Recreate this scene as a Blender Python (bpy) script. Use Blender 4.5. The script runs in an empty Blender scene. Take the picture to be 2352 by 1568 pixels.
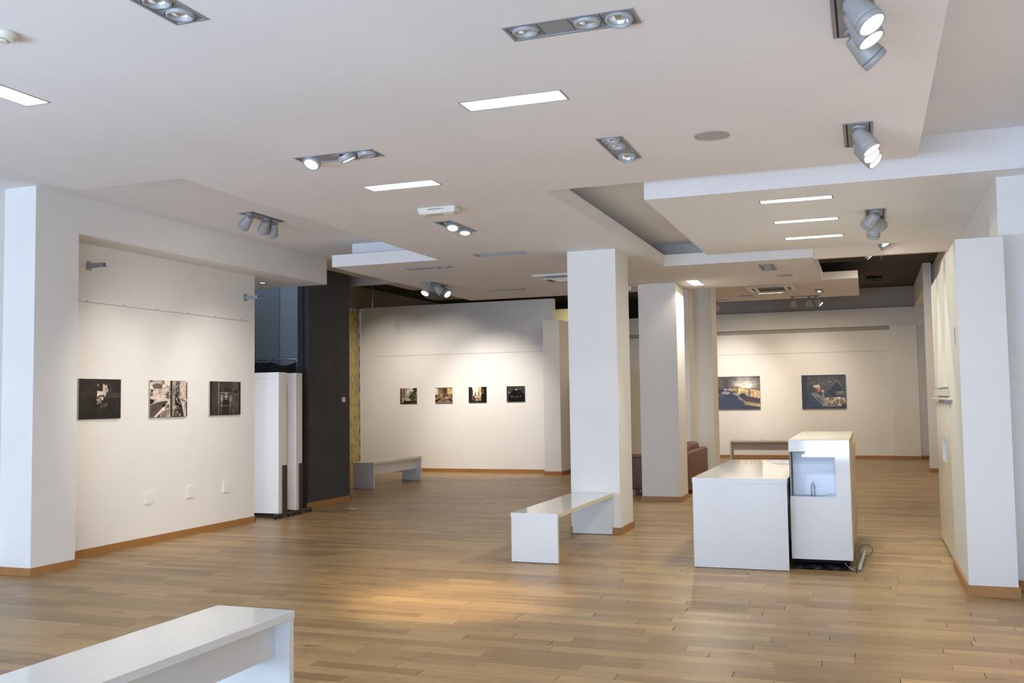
import bpy, bmesh, math, random
import numpy as np
from mathutils import Vector, Matrix, Quaternion
random.seed(7); rng = np.random.default_rng(7)
C = bpy.context.scene.collection
SC = bpy.context.scene
# ------------------------------------------------------------ camera
F_PX = 2237.79; YAW, PIT, ROL = math.radians(20.00769), math.radians(3.48187), math.radians(-0.80484)
fw = Vector((-math.sin(YAW)*math.cos(PIT), math.cos(YAW)*math.cos(PIT), math.sin(PIT)))
r0 = Vector((math.cos(YAW), math.sin(YAW), 0)); u0 = r0.cross(fw)
rr = r0*math.cos(ROL)+u0*math.sin(ROL); uu = -r0*math.sin(ROL)+u0*math.cos(ROL)
cam = bpy.data.cameras.new('camera'); camo = bpy.data.objects.new('camera', cam); C.objects.link(camo)
M = Matrix((rr, uu, -fw)).transposed().to_4x4(); M.translation = Vector((0, 0, 1.5)); camo.matrix_world = M
cam.sensor_width = 36; cam.lens = F_PX/2352*36; cam.clip_start = .05; cam.clip_end = 200
SC.camera = camo
def proj(p):
    d = Vector(p)-Vector((0, 0, 1.5)); z = d.dot(fw)
    return (1176+F_PX*d.dot(rr)/z, 784-F_PX*d.dot(uu)/z) if z > .01 else (-9999, -9999)
# ------------------------------------------------------------ light and exposure
W = bpy.data.worlds.new('world'); SC.world = W; W.use_nodes = True
bg = W.node_tree.nodes['Background']; bg.inputs[0].default_value = (.62, .78, 1, 1); bg.inputs[1].default_value = 1.2
SC.view_settings.view_transform = 'Standard'; SC.view_settings.look = 'None'
SC.view_settings.gamma = 1; SC.view_settings.use_curve_mapping = False; SC.view_settings.exposure = 0.0
SC.cycles.max_bounces = 6; SC.cycles.diffuse_bounces = 4; SC.cycles.use_adaptive_sampling = True; SC.cycles.adaptive_threshold = .04
DAY = (.68, .80, 1.0); WARM = (1, .80, .60); NEUT = (1, .90, .78)
def area(name, loc, direction, sx, sy, power, col):
    l = bpy.data.lights.new(name, 'AREA'); l.shape = 'RECTANGLE'; l.size = sx; l.size_y = sy; l.energy = power; l.color = col
    o = bpy.data.objects.new(name, l); C.objects.link(o); o.location = loc
    o.rotation_euler = Vector(direction).to_track_quat('-Z', 'Y').to_euler(); return o
# daylight coming through the shop-front windows behind the camera, plus an added upward fill
for wx, pw in ((-6.0, 10), (-2.9, 20), (.0, 16)):
    area('daylight', (wx, -2.95, 1.75), (0, 1, -.05), 2.6, 2.3, pw, DAY)
    area('upward_fill', (wx, -2.96, .75), (0, 1, .45), 2.6, 1.0, {-6.0: 500, -2.9: 245, .0: 232}[wx], (.64, .775, 1.0))  # added low fill, tilted up to brighten the ceiling
def spot(loc, d, energy, ang=50, blend=.8, col=WARM, size=.05, parent=None):
    l = bpy.data.lights.new('lamp_beam', 'SPOT'); l.energy = energy; l.spot_size = math.radians(ang); l.spot_blend = blend
    l.color = col; l.shadow_soft_size = size
    o = bpy.data.objects.new('lamp_beam', l); C.objects.link(o); o.location = loc
    o.rotation_euler = Vector(d).to_track_quat('-Z', 'Y').to_euler()
    if parent: o.parent = parent; o.matrix_parent_inverse = Matrix.Identity(4)
    return o
# ------------------------------------------------------------ materials
def nt(name):
    m = bpy.data.materials.new(name); m.use_nodes = True; n = m.node_tree
    return m, n, n.nodes['Principled BSDF']
def mat(name, col, rough=.5, metal=0, emit=None, es=0, var=0, vscale=3, bump=0, bscale=60, spec=.5, coat=0):
    m, n, b = nt(name); b.inputs['Roughness'].default_value = rough; b.inputs['Metallic'].default_value = metal
    b.inputs['Base Color'].default_value = (*col, 1); b.inputs['Specular IOR Level'].default_value = spec
    b.inputs['Coat Weight'].default_value = coat; b.inputs['Coat Roughness'].default_value = .05
    if emit: b.inputs['Emission Color'].default_value = (*emit, 1); b.inputs['Emission Strength'].default_value = es
    if var or bump:
        g = n.nodes.new('ShaderNodeNewGeometry')
    if var:
        t = n.nodes.new('ShaderNodeTexNoise'); t.inputs['Scale'].default_value = vscale; t.inputs['Detail'].default_value = 4
        n.links.new(g.outputs['Position'], t.inputs['Vector'])
        r = n.nodes.new('ShaderNodeValToRGB'); r.color_ramp.elements[0].position = .3; r.color_ramp.elements[1].position = .7
        r.color_ramp.elements[0].color = (*[c*(1-var) for c in col], 1); r.color_ramp.elements[1].color = (*[min(1, c*(1+var)) for c in col], 1)
        n.links.new(t.outputs['Fac'], r.inputs['Fac']); n.links.new(r.outputs['Color'], b.inputs['Base Color'])
    if bump:
        t2 = n.nodes.new('ShaderNodeTexNoise'); t2.inputs['Scale'].default_value = bscale; t2.inputs['Detail'].default_value = 3
        n.links.new(g.outputs['Position'], t2.inputs['Vector'])
        bp = n.nodes.new('ShaderNodeBump'); bp.inputs['Strength'].default_value = bump; bp.inputs['Distance'].default_value = .002
        n.links.new(t2.outputs['Fac'], bp.inputs['Height']); n.links.new(bp.outputs['Normal'], b.inputs['Normal'])
    return m
def wood(name, c0, c1, attr=None, rough=.35, grain=1.0):
    """plank wood: tone from the plank's own random value, grain along X"""
    m, n, b = nt(name); L = n.links.new
    g = n.nodes.new('ShaderNodeNewGeometry')
    if attr == 'vcol':
        a = n.nodes.new('ShaderNodeAttribute'); a.attribute_name = 'tone'; rnd = a.outputs['Fac']
    else:
        a = n.nodes.new('ShaderNodeObjectInfo'); rnd = a.outputs['Random']
    ofs = n.nodes.new('ShaderNodeMath'); ofs.operation = 'MULTIPLY'; ofs.inputs[1].default_value = 37; L(rnd, ofs.inputs[0])
    cmb = n.nodes.new('ShaderNodeCombineXYZ'); L(ofs.outputs[0], cmb.inputs[2]); L(ofs.outputs[0], cmb.inputs[0])
    ad = n.nodes.new('ShaderNodeVectorMath'); ad.operation = 'ADD'; L(g.outputs['Position'], ad.inputs[0]); L(cmb.outputs[0], ad.inputs[1])
    mp = n.nodes.new('ShaderNodeMapping'); mp.inputs['Scale'].default_value = (1.6, 26, 1); L(ad.outputs[0], mp.inputs['Vector'])
    t = n.nodes.new('ShaderNodeTexNoise'); t.inputs['Scale'].default_value = 2.2; t.inputs['Detail'].default_value = 8; t.inputs['Roughness'].default_value = .62; t.inputs['Distortion'].default_value = .5
    L(mp.outputs[0], t.inputs['Vector'])
    mp2 = n.nodes.new('ShaderNodeMapping'); mp2.inputs['Scale'].default_value = (2.2, 9, 1); L(ad.outputs[0], mp2.inputs['Vector'])
    t2 = n.nodes.new('ShaderNodeTexNoise'); t2.inputs['Scale'].default_value = 1.6; t2.inputs['Detail'].default_value = 5; L(mp2.outputs[0], t2.inputs['Vector'])
    base = n.nodes.new('ShaderNodeValToRGB'); e = base.color_ramp.elements
    e[0].position = 0; e[0].color = (*c0, 1); e[1].position = 1; e[1].color = (*c1, 1); L(rnd, base.inputs['Fac'])
    r1 = n.nodes.new('ShaderNodeValToRGB'); r1.color_ramp.elements[0].position = .32; r1.color_ramp.elements[1].position = .66
    v = 1-.30*grain
    r1.color_ramp.elements[0].color = (v, v*.97, v*.93, 1); r1.color_ramp.elements[1].color = (1.0, 1.0, 1.0, 1); L(t.outputs['Fac'], r1.inputs['Fac'])
    r2 = n.nodes.new('ShaderNodeValToRGB'); r2.color_ramp.elements[0].position = .64; r2.color_ramp.elements[1].position = .76
    r2.color_ramp.elements[0].color = (1, 1, 1, 1); r2.color_ramp.elements[1].color = (.42, .36, .30, 1); L(t2.outputs['Fac'], r2.inputs['Fac'])
    m1 = n.nodes.new('ShaderNodeMix'); m1.data_type = 'RGBA'; m1.blend_type = 'MULTIPLY'; m1.inputs[0].default_value = 1
    L(base.outputs['Color'], m1.inputs[6]); L(r1.outputs['Color'], m1.inputs[7])
    m2 = n.nodes.new('ShaderNodeMix'); m2.data_type = 'RGBA'; m2.blend_type = 'MULTIPLY'; m2.inputs[0].default_value = grain
    L(m1.outputs[2], m2.inputs[6]); L(r2.outputs['Color'], m2.inputs[7]); L(m2.outputs[2], b.inputs['Base Color'])
    b.inputs['Roughness'].default_value = rough; b.inputs['Specular IOR Level'].default_value = .36
    bp = n.nodes.new('ShaderNodeBump'); bp.inputs['Strength'].default_value = .25; bp.inputs['Distance'].default_value = .002
    L(t.outputs['Fac'], bp.inputs['Height']); L(bp.outputs['Normal'], b.inputs['Normal'])
    return m
m_wall = mat('wall_paint', (.83, .82, .80), .75, var=.02, vscale=1.2, bump=.12, bscale=90)
m_ceil = mat('ceiling_paint', (.83, .82, .825), .85, var=.025, vscale=.9, bump=.1, bscale=70)
m_cream = mat('cream_paint', (.68, .675, .61), .6, var=.02, bump=.1)
m_yellow = mat('yellow_green_paint', (.74, .72, .45), .7, var=.02)
m_dark = mat('charcoal_paint', (.052, .053, .060), .75, var=.1, vscale=5, bump=.1)
m_navy = mat('navy_edge_tone', (.03, .033, .042), .75)
m_slate = mat('slate_paint', (.30, .33, .37), .8, var=.04)
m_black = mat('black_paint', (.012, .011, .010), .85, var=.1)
m_brownblack = mat('brown_black_paint', (.05, .042, .034), .85, var=.08)
m_grey = mat('grey_paint', (.46, .445, .43), .8, var=.03)
m_olive = mat('olive_grey_paint', (.24, .215, .18), .8, var=.05)
m_lam = mat('white_laminate', (.71, .725, .73), .07, spec=.55, var=.01, vscale=8)
m_lamcream = mat('cream_laminate', (.68, .665, .58), .22, spec=.5)
m_edge = mat('cream_edge_band', (.72, .66, .52), .4)
m_mdf = mat('raw_fibreboard', (.66, .52, .34), .6, var=.06, vscale=12)
m_base = wood('skirting_wood', (.37, .185, .062), (.43, .225, .08), rough=.42, grain=.45)
PL0, PL1 = (.29, .19, .09), (.475, .33, .165)
m_plank = wood('oak_plank', PL0, PL1, rough=.37)
m_plankf = wood('oak_plank_far', PL0, PL1, 'vcol', rough=.37)
m_gap = mat('floor_underlay', (.09, .055, .03), .9, var=.1)
m_metal = mat('grey_lamp_metal', (.36, .39, .43), .38, .25)
m_head = mat('grey_lamp_enamel', (.375, .38, .385), .45, .1)
m_plate = mat('grey_plate', (.30, .30, .31), .45, .1)
m_slot = mat('black_slot', (.01, .01, .01), .8)
m_refl = mat('lamp_reflector', (.75, .78, .82), .12, .9)
m_lens = mat('lit_lens', (1, 1, 1), .3, emit=(1, .96, .9), es=6)
m_lensblue = mat('lit_lens_cool', (1, 1, 1), .3, emit=(.85, .92, 1), es=6)
m_dull = mat('unlit_lens', (.35, .36, .38), .15, .3)
m_diff = mat('lit_diffuser', (.9, .9, .88), .5, emit=(1, .97, .86), es=4.2)
m_trough = mat('lit_trough', (.6, .6, .56), .4, emit=(1, .97, .82), es=.55)
m_off = mat('unlit_diffuser', (.32, .36, .42), .3)
m_plastic = mat('white_plastic', (.80, .79, .76), .35)
m_beigeplastic = mat('aged_plastic', (.70, .66, .58), .4)
m_greyplastic = mat('grey_plastic', (.42, .40, .37), .5)
m_grille = mat('dark_grille', (.10, .09, .075), .6)
m_leather = mat('brown_leather', (.155, .062, .045), .42, var=.15, vscale=14, bump=.3, bscale=160)
m_leatherd = mat('dark_leather', (.07, .03, .026), .5, var=.1)
m_post = mat('dark_brown_post', (.06, .035, .03), .5)
m_caster = mat('black_rubber', (.012, .012, .013), .45)
m_chrome = mat('chrome', (.7, .7, .72), .2, 1)
m_curtain = mat('black_cloth', (.018, .017, .017), .9, var=.2, vscale=6)
m_board = mat('off_white_board', (.88, .87, .88), .55, var=.01)
m_boardd = mat('cream_board_edge', (.74, .70, .66), .6)
m_paper = mat('white_paper', (.80, .82, .88), .7, var=.04, vscale=25)
m_bag = mat('black_plastic_film', (.012, .013, .016), .3, bump=.6, bscale=35)
m_cable = mat('grey_cable', (.16, .12, .09), .5)
m_wcable = mat('white_cable_sleeve', (.68, .66, .62), .5)
m_book = mat('dark_book_spines', (.05, .04, .035), .6, var=.3, vscale=25)
def glassmat(name, tint, glossy=.12, rough=.02):
    m = bpy.data.materials.new(name); m.use_nodes = True; n = m.node_tree; n.nodes.clear(); L = n.links.new
    o = n.nodes.new('ShaderNodeOutputMaterial'); t = n.nodes.new('ShaderNodeBsdfTransparent'); t.inputs[0].default_value = (*tint, 1)
    g = n.nodes.new('ShaderNodeBsdfGlossy'); g.inputs['Roughness'].default_value = rough
    mx = n.nodes.new('ShaderNodeMixShader'); fr = n.nodes.new('ShaderNodeFresnel'); fr.inputs[0].default_value = 1.5
    ad = n.nodes.new('ShaderNodeMath'); ad.operation = 'ADD'; ad.inputs[1].default_value = glossy-.04; ad.use_clamp = True
    L(fr.outputs[0], ad.inputs[0]); L(ad.outputs[0], mx.inputs[0]); L(t.outputs[0], mx.inputs[1]); L(g.outputs[0], mx.inputs[2]); L(mx.outputs[0], o.inputs[0])
    return m
m_glass = glassmat('window_glass', (.95, .98, 1), .06)
m_acryl = glassmat('clear_acrylic', (.97, .98, 1), .07)
def vcolmat(name, attr, rough=.35):
    m, n, b = nt(name); a = n.nodes.new('ShaderNodeAttribute'); a.attribute_name = attr
    n.links.new(a.outputs['Color'], b.inputs['Base Color']); b.inputs['Roughness'].default_value = rough; return m
m_print = vcolmat('photo_print', 'ink', .3)
# ------------------------------------------------------------ mesh helpers
class MB:
    def __init__(s): s.v = []; s.f = []; s.sm = []
    def quad(s, pts, smooth=False):
        b = len(s.v); s.v += [tuple(p) for p in pts]; s.f.append(tuple(range(b, b+len(pts)))); s.sm.append(smooth); return s
    def box(s, x0, x1, y0, y1, z0, z1):
        b = len(s.v); s.v += [(x, y, z) for z in (z0, z1) for y in (y0, y1) for x in (x0, x1)]
        for f in ((0, 2, 3, 1), (4, 5, 7, 6), (0, 1, 5, 4), (2, 6, 7, 3), (0, 4, 6, 2), (1, 3, 7, 5)): s.f.append(tuple(b+i for i in f)); s.sm.append(False)
        return s
    def cbox(s, x0, x1, y0, y1, z0, z1, c=.003):
        """box with chamfered edges: three nested extents"""
        bm = bmesh.new(); bmesh.ops.create_cube(bm, size=1)
        for v in bm.verts: v.co = Vector(((x0+x1)/2+v.co.x*(x1-x0), (y0+y1)/2+v.co.y*(y1-y0), (z0+z1)/2+v.co.z*(z1-z0)))
        bmesh.ops.bevel(bm, geom=bm.edges[:], offset=c, segments=2, profile=.6, affect='EDGES')
        s.frombm(bm); return s
    def frombm(s, bm, smooth=False):
        b = len(s.v); bm.verts.index_update(); s.v += [tuple(v.co) for v in bm.verts]
        for f in bm.faces: s.f.append(tuple(b+v.index for v in f.verts)); s.sm.append(smooth)
        bm.free()
    def lathe(s, prof, n=24, org=(0, 0, 0), q=None, cap0=True, cap1=True, smooth=True):
        """profile [(r, z)], axis local Z; q rotates"""
        b = len(s.v); org = Vector(org)
        for r, z in prof:
            for i in range(n):
                a = 2*math.pi*i/n; p = Vector((r*math.cos(a), r*math.sin(a), z))
                if q: p = q @ p
                s.v.append(tuple(p+org))
        for k in range(len(prof)-1):
            for i in range(n):
                j = (i+1) % n; s.f.append((b+k*n+i, b+k*n+j, b+(k+1)*n+j, b+(k+1)*n+i)); s.sm.append(smooth)
        if cap0: s.f.append(tuple(b+i for i in range(n))[::-1]); s.sm.append(False)
        if cap1: s.f.append(tuple(b+(len(prof)-1)*n+i for i in range(n))); s.sm.append(False)
        return s
    def tube(s, pts, r, n=8):
        pts = [Vector(p) for p in pts]; rings = []
        up = Vector((0, 0, 1))
        for i, p in enumerate(pts):
            d = (pts[min(i+1, len(pts)-1)]-pts[max(i-1, 0)]).normalized()
            a = d.cross(up); a = a.normalized() if a.length > .05 else Vector((1, 0, 0)); b2 = d.cross(a)
            rings.append([p+a*r*math.cos(2*math.pi*k/n)+b2*r*math.sin(2*math.pi*k/n) for k in range(n)])
        b = len(s.v)
        for R in rings: s.v += [tuple(v) for v in R]
        for i in range(len(pts)-1):
            for k in range(n):
                j = (k+1) % n; s.f.append((b+i*n+k, b+i*n+j, b+(i+1)*n+j, b+(i+1)*n+k)); s.sm.append(True)
        s.f.append(tuple(b+k for k in range(n))[::-1]); s.sm.append(False)
        s.f.append(tuple(b+(len(pts)-1)*n+k for k in range(n))); s.sm.append(False)
        return s
    def mesh(s, name, m):
        me = bpy.data.meshes.new(name); me.from_pydata(s.v, [], s.f); me.polygons.foreach_set('use_smooth', s.sm)
        me.materials.append(m); me.update(); return me
    def build(s, name, m, parent=None):
        return link(name, s.mesh(name, m), parent)
def link(name, me, parent=None, loc=None, rot=None):
    o = bpy.data.objects.new(name, me); C.objects.link(o)
    if parent: o.parent = parent
    if loc is not None: o.location = loc
    if rot is not None: o.rotation_euler = rot
    return o
def tag(o, label=None, cat=None, group=None, kind=None):
    if label: o['label'] = label
    if cat: o['category'] = cat
    if group: o['group'] = group
    if kind: o['kind'] = kind
    return o
def empty(name, loc, label, cat, group=None, rz=0):
    o = bpy.data.objects.new(name, None); C.objects.link(o); o.location = loc; o.rotation_euler = (0, 0, rz); o.empty_display_size = .1
    return tag(o, label, cat, group)
def dup(root, loc=None, rz=None, label=None, group=None):
    r = root.copy(); C.objects.link(r)
    if loc is not None: r.location = loc
    if rz is not None: r.rotation_euler = (0, 0, rz)
    if label: r['label'] = label
    if group: r['group'] = group
    for ch in list(root.children):
        c = ch.copy(); C.objects.link(c); c.parent = r
        for g in ch.children:
            d = g.copy(); C.objects.link(d); d.parent = c
    return r
def struct(name, mb, m, label=None, parent=None):
    o = mb.build(name, m, parent)
    if parent is None: o['kind'] = 'structure'
    if label: o['label'] = label
    return o
def slab(rects, holes, z0, z1):
    """flat slab from rectangles minus holes, as one watertight grid mesh"""
    xs = sorted({round(v, 4) for r in rects+holes for v in r[:2]}); ys = sorted({round(v, 4) for r in rects+holes for v in r[2:]})
    def solid(i, j):
        if i < 0 or j < 0 or i >= len(xs)-1 or j >= len(ys)-1: return False
        x = (xs[i]+xs[i+1])/2; y = (ys[j]+ys[j+1])/2
        return any(r[0] < x < r[1] and r[2] < y < r[3] for r in rects) and not any(h[0] < x < h[1] and h[2] < y < h[3] for h in holes)
    mb = MB(); idx = {}
    def vid(i, j, k):
        if (i, j, k) not in idx: idx[(i, j, k)] = len(mb.v); mb.v.append((xs[i], ys[j], (z0, z1)[k]))
        return idx[(i, j, k)]
    def F(*q): mb.f.append(tuple(vid(*a) for a in q)); mb.sm.append(False)
    for i in range(len(xs)-1):
        for j in range(len(ys)-1):
            if not solid(i, j): continue
            F((i, j, 0), (i, j+1, 0), (i+1, j+1, 0), (i+1, j, 0)); F((i, j, 1), (i+1, j, 1), (i+1, j+1, 1), (i, j+1, 1))
            if not solid(i-1, j): F((i, j, 0), (i, j, 1), (i, j+1, 1), (i, j+1, 0))
            if not solid(i+1, j): F((i+1, j, 0), (i+1, j+1, 0), (i+1, j+1, 1), (i+1, j, 1))
            if not solid(i, j-1): F((i, j, 0), (i+1, j, 0), (i+1, j, 1), (i, j, 1))
            if not solid(i, j+1): F((i, j+1, 0), (i, j+1, 1), (i+1, j+1, 1), (i+1, j+1, 0))
    return mb
def rbox(x0, x1, y0, y1, z0, z1, r=.03, seg=4):
    bm = bmesh.new(); bmesh.ops.create_cube(bm, size=1)
    for v in bm.verts: v.co = Vector(((x0+x1)/2+v.co.x*(x1-x0), (y0+y1)/2+v.co.y*(y1-y0), (z0+z1)/2+v.co.z*(z1-z0)))
    bmesh.ops.bevel(bm, geom=bm.edges[:], offset=r, segments=seg, profile=.5, affect='EDGES')
    mb = MB(); mb.frombm(bm, True); return mb
A_Z = 3.20; LIP = 3.35; TOP = 3.52; DK = 4.10
# ------------------------------------------------------------ fixture list (needed for ceiling holes)
HX = []      # holes in main slab
HB = []      # holes in B panel
def hole(lst, x0, x1, y0, y1): lst.append((x0, x1, y0, y1))
FL = [  # fluorescent troughs: x0,x1,y0,y1,lit,label
 (-2.14, -1.53, 5.03, 5.21, 1, 'lit recessed strip light nearest the camera at the centre of the ceiling'),
 (-3.69, -3.08, 6.73, 6.91, 1, 'lit recessed strip light in front of the white emergency light box'),
 (-4.41, -4.235, 3.55, 4.155, 1, 'lit recessed strip light cut by the left edge of the photo'),
 (-4.26, -3.65, 10.40, 10.58, 0, 'unlit grey recessed strip light in the ceiling beyond the hanging soffit'),
 (-2.43, -2.255, 14.05, 14.66, 1, 'short-looking lit ceiling light right beside the top of the second column'),
]
FB = [(-.835, -.225, 8.60, 8.73, 'nearest of the three parallel lit strip lights in the lowered ceiling panel'),
      (-.81, -.205, 9.68, 9.80, 'middle of the three parallel lit strip lights in the lowered ceiling panel'),
      (-.79, -.185, 10.73, 10.86, 'farthest of the three parallel lit strip lights in the lowered ceiling panel')]
DM = [ # downlight modules: x0,x1,y0,y1, long axis
 ('A', -1.515, -.905, 4.08, 4.26), ('B', -2.85, -2.675, 2.89, 3.50), ('C', -3.685, -3.075, 5.74, 5.94), ('D', -1.62, -1.44, 6.08, 6.69),
 ('E', -3.81, -3.62, 8.33, 8.97), ('G', -5.49, -4.888, 11.13, 11.31), ('H', -5.455, -4.853, 13.84, 14.02), ('S', -1.275, -1.085, 12.75, 13.40)]
for f in FL: hole(HX, *f[:4])
for f in DM: hole(HX, *f[1:])
for f in FB: hole(HB, *f[:4])
# ------------------------------------------------------------ ceiling
R_MAIN = [(-5.79, .385, -2.9, 5.95), (-4.79, .385, 5.95, 7.466), (-4.79, -2.41, 7.466, 12.4), (-6.25, -4.79, 10.62, 15.15),
          (-4.79, -2.41, 12.4, 15.15), (-2.41, -.575, 12.4, 15.15)]
ceil = struct('ceiling', slab(R_MAIN, HX, A_Z, LIP), m_ceil, 'main dropped ceiling slab with stepped outline, spotlights and strip lights')
struct('upper_core', slab([(-5.5, .12, -2.9, 5.7), (-4.5, .12, 5.6, 7.2), (-4.5, -2.67, 7.2, 12.0), (-6.11, -2.67, 10.88, 14.9), (-2.68, -.83, 12.66, 14.9)], [], LIP, TOP), m_ceil, None, ceil)
struct('ceiling_upper', slab([(-7.66, 1.5, -2.9, 12.5), (-7.66, -.6, 12.4, 13.95)], [], TOP, 3.62), m_ceil, 'upper ceiling seen in the recesses above the dropped panels')
bpan = struct('ceiling_panel', slab([(-1.745, 1.38, 8.15, 8.42), (-1.745, 1.0, 8.4, 11.62)], HB, A_Z, LIP), m_ceil, 'lowered rectangular ceiling panel at the right with three strip lights')
struct('panel_core', slab([(-1.745, 1.38, 8.15, 8.42), (-1.745, 1.0, 8.4, 11.62)], [], LIP, TOP), m_ceil, None, bpan)
struct('trim_1', MB().box(-.575, 1.35, 12.42, 12.50, A_Z-.015, TOP), mat('warm_spill_beige', (.80, .67, .53), .8, var=.02), 'downstand beam before the dark ceiling at the right, coloured beige for warm lamp spill')  # beige stands in for warm spotlight spill and the panel's shade
struct('trim_2', MB().box(-10.62, -7.23, 13.93, 14.0, 3.4, DK).box(-7.23, -5.5, 13.93, 14.92, 3.4, 3.6), mat('brown_beige_tone', (.42, .35, .29), .8), 'beige brown ceiling piece behind the charcoal wall')  # one even brown, darker than the ceiling slab
struct('trim_5', MB().box(-2.66, -1.5, 12.655, 12.665, LIP, TOP), mat('slot_shade_grey', (.62, .62, .61), .8), 'end of the ceiling slot, coloured grey for its shade')  # thin grey sheet paints the shade deep in the slot
struct('ceiling_dark', MB().box(-12, 2.0, 12.5, 25.4, DK, DK+.1), m_brownblack, 'black painted ceiling high over the back of the gallery')
struct('trim_3', MB().box(-12, 2.0, 12.56, 12.60, TOP+.1, DK), m_black, 'hidden black closing board above the dropped ceiling')
# far soffit (F)
far = struct('ceiling_far_panel', MB().box(-3.6, -.105, 18.78, 22.08, 3.65, 3.79), m_ceil, 'small far dropped ceiling panel carrying an air conditioning cassette')
# left beam over the left wall
struct('trim_4', MB().box(-9.4, -7.07, 7.30, 11.87, 3.16, 3.56), m_wall, 'white beam running above the left picture wall')
# ------------------------------------------------------------ walls
struct('wall_left', MB().box(-7.64, -7.44, 7.30, 10.69, 0, 3.16), m_wall, 'white picture wall at the left lit by spotlights')
struct('wall_left_near', MB().box(-7.64, -7.44, -2.9, 6.78, 0, TOP), m_wall, 'near stretch of white left wall before the pier')
o = struct('wall_left_pier', MB().box(-7.64, -7.07, 6.78, 7.30, 0, TOP), m_wall, 'white pier at the left edge, bright with daylight')
struct('wall_niche', MB().box(-9.4, -7.80, 12.72, 12.8, 0, 3.4), m_slate, 'slate grey wall above the storage niche')
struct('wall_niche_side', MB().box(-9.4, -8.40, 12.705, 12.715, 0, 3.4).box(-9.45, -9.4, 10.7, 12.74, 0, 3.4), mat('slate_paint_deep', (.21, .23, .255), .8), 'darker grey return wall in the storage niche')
struct('wall_charcoal', MB().box(-7.80, -7.64, 12.30, 13.50, 0, 3.60), m_dark, 'charcoal painted wall end beside the storage niche')
struct('wall_charcoal_edge', MB().box(-7.80, -7.705, 12.27, 12.30, 0, 3.60), m_navy, 'narrow end of the charcoal wall, tinted navy for window light')  # bluish colour stands for window light on this end face
struct('wall_back_left', MB().cbox(-10.61, -6.09, 19.22, 19.40, 0, 3.61, .006), m_wall, 'white back wall at the left with four small photographs')
struct('wall_side_far', MB().box(-10.75, -10.62, 13.5, 25.2, 3.57, DK).box(-10.75, -10.62, 19.4, 25.2, 0, 3.57), m_olive, 'olive grey far left wall above the gold panel')
struct('wall_pilaster', MB().box(-6.17, -5.82, 18.77, 19.50, 0, 3.13), m_wall, 'white pilaster ending the back left wall')
struct('wall_yellow', MB().box(-8.2, -6.2, 22.0, 22.1, 0, 3.65), m_yellow, 'pale yellow green wall glimpsed behind the pilaster')
struct('wall_far', MB().box(-8.0, 1.4, 24.95, 25.1, 0, 3.07).box(-8.0, 1.4, 24.90, 25.1, 3.17, 3.6).box(.53, 1.4, 24.94, 25.1, 3.0, 3.2), m_wall, 'white far wall at the right carrying two large photographs')
struct('wall_far_lower', MB().box(-8.0, .53, 24.90, 24.95, 0, 3.07), m_wall, 'slightly proud lower part of the far wall')
struct('trim_6', MB().box(-8.0, .53, 24.97, 25.1, 3.06, 3.18), mat('groove_shade_grey', (.45, .42, .38), .8), 'recessed grey shadow groove across the far wall')  # grey back paints in the groove's shadow
struct('wall_far_upper', MB().box(-4.2, 1.3, 24.97, 25.1, 3.6, DK), m_grey, 'grey strip above the far wall')
struct('wall_far_pilaster', MB().box(.53, 1.12, 24.80, 24.95, 0, 3.166), m_wall, 'shallow pilaster at the right end of the far wall')
struct('wall_right_far', MB().box(1.10, 1.3, 20.95, 24.95, 3.6, DK).box(1.31, 1.45, 20.90, 25.1, 0, DK).box(1.09, 1.24, 20.72, 20.96, 0, DK), m_wall, 'white right wall return at the far end')
struct('wall_right', MB().box(1.30, 1.45, 12.5, 20.95, 0, DK), m_wall, 'right wall beyond the partition')
struct('wall_right_column', MB().box(1.0, 1.45, 8.42, 12.5, 0, A_Z+.15), m_wall, 'white wall block behind the partition at the right edge')
struct('wall_right_near', MB().box(1.38, 1.5, -2.9, 8.42, 0, TOP), m_wall, 'near right wall outside the frame')
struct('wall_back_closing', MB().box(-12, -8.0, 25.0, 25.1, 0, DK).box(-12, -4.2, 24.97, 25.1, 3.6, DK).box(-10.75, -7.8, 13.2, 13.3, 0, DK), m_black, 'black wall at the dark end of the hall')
# front wall with windows behind the camera
mbf = MB(); xs = [-7.64, -7.3, -4.7, -4.2, -1.6, -1.3, 1.3, 1.5]
for i in range(0, len(xs), 2): mbf.box(xs[i], xs[i+1], -2.9, -2.7, 0, TOP)
for i in range(1, 7, 2): mbf.box(xs[i], xs[i+1], -2.9, -2.7, 0, .2).box(xs[i], xs[i+1], -2.9, -2.7, 2.95, TOP)
struct('wall_front', mbf, m_wall, 'shop front wall behind the camera')
for k, i in enumerate((1, 3, 5)):
    x0, x1 = xs[i], xs[i+1]; w = MB()
    for a in (x0, (x0+x1)/2-.03, x1-.06): w.box(a, a+.06, -2.83, -2.77, .2, 2.95)
    w.box(x0, x1, -2.83, -2.77, .2, .26).box(x0, x1, -2.83, -2.77, 2.89, 2.95)
    wo = struct('window_%d' % (k+1), w, m_plate, 'shop front window frame behind the camera')
    MB().box(x0+.06, (x0+x1)/2-.03, -2.805, -2.795, .26, 2.89).box((x0+x1)/2+.03, x1-.06, -2.805, -2.795, .26, 2.89).build('pane', m_glass, wo)
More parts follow.
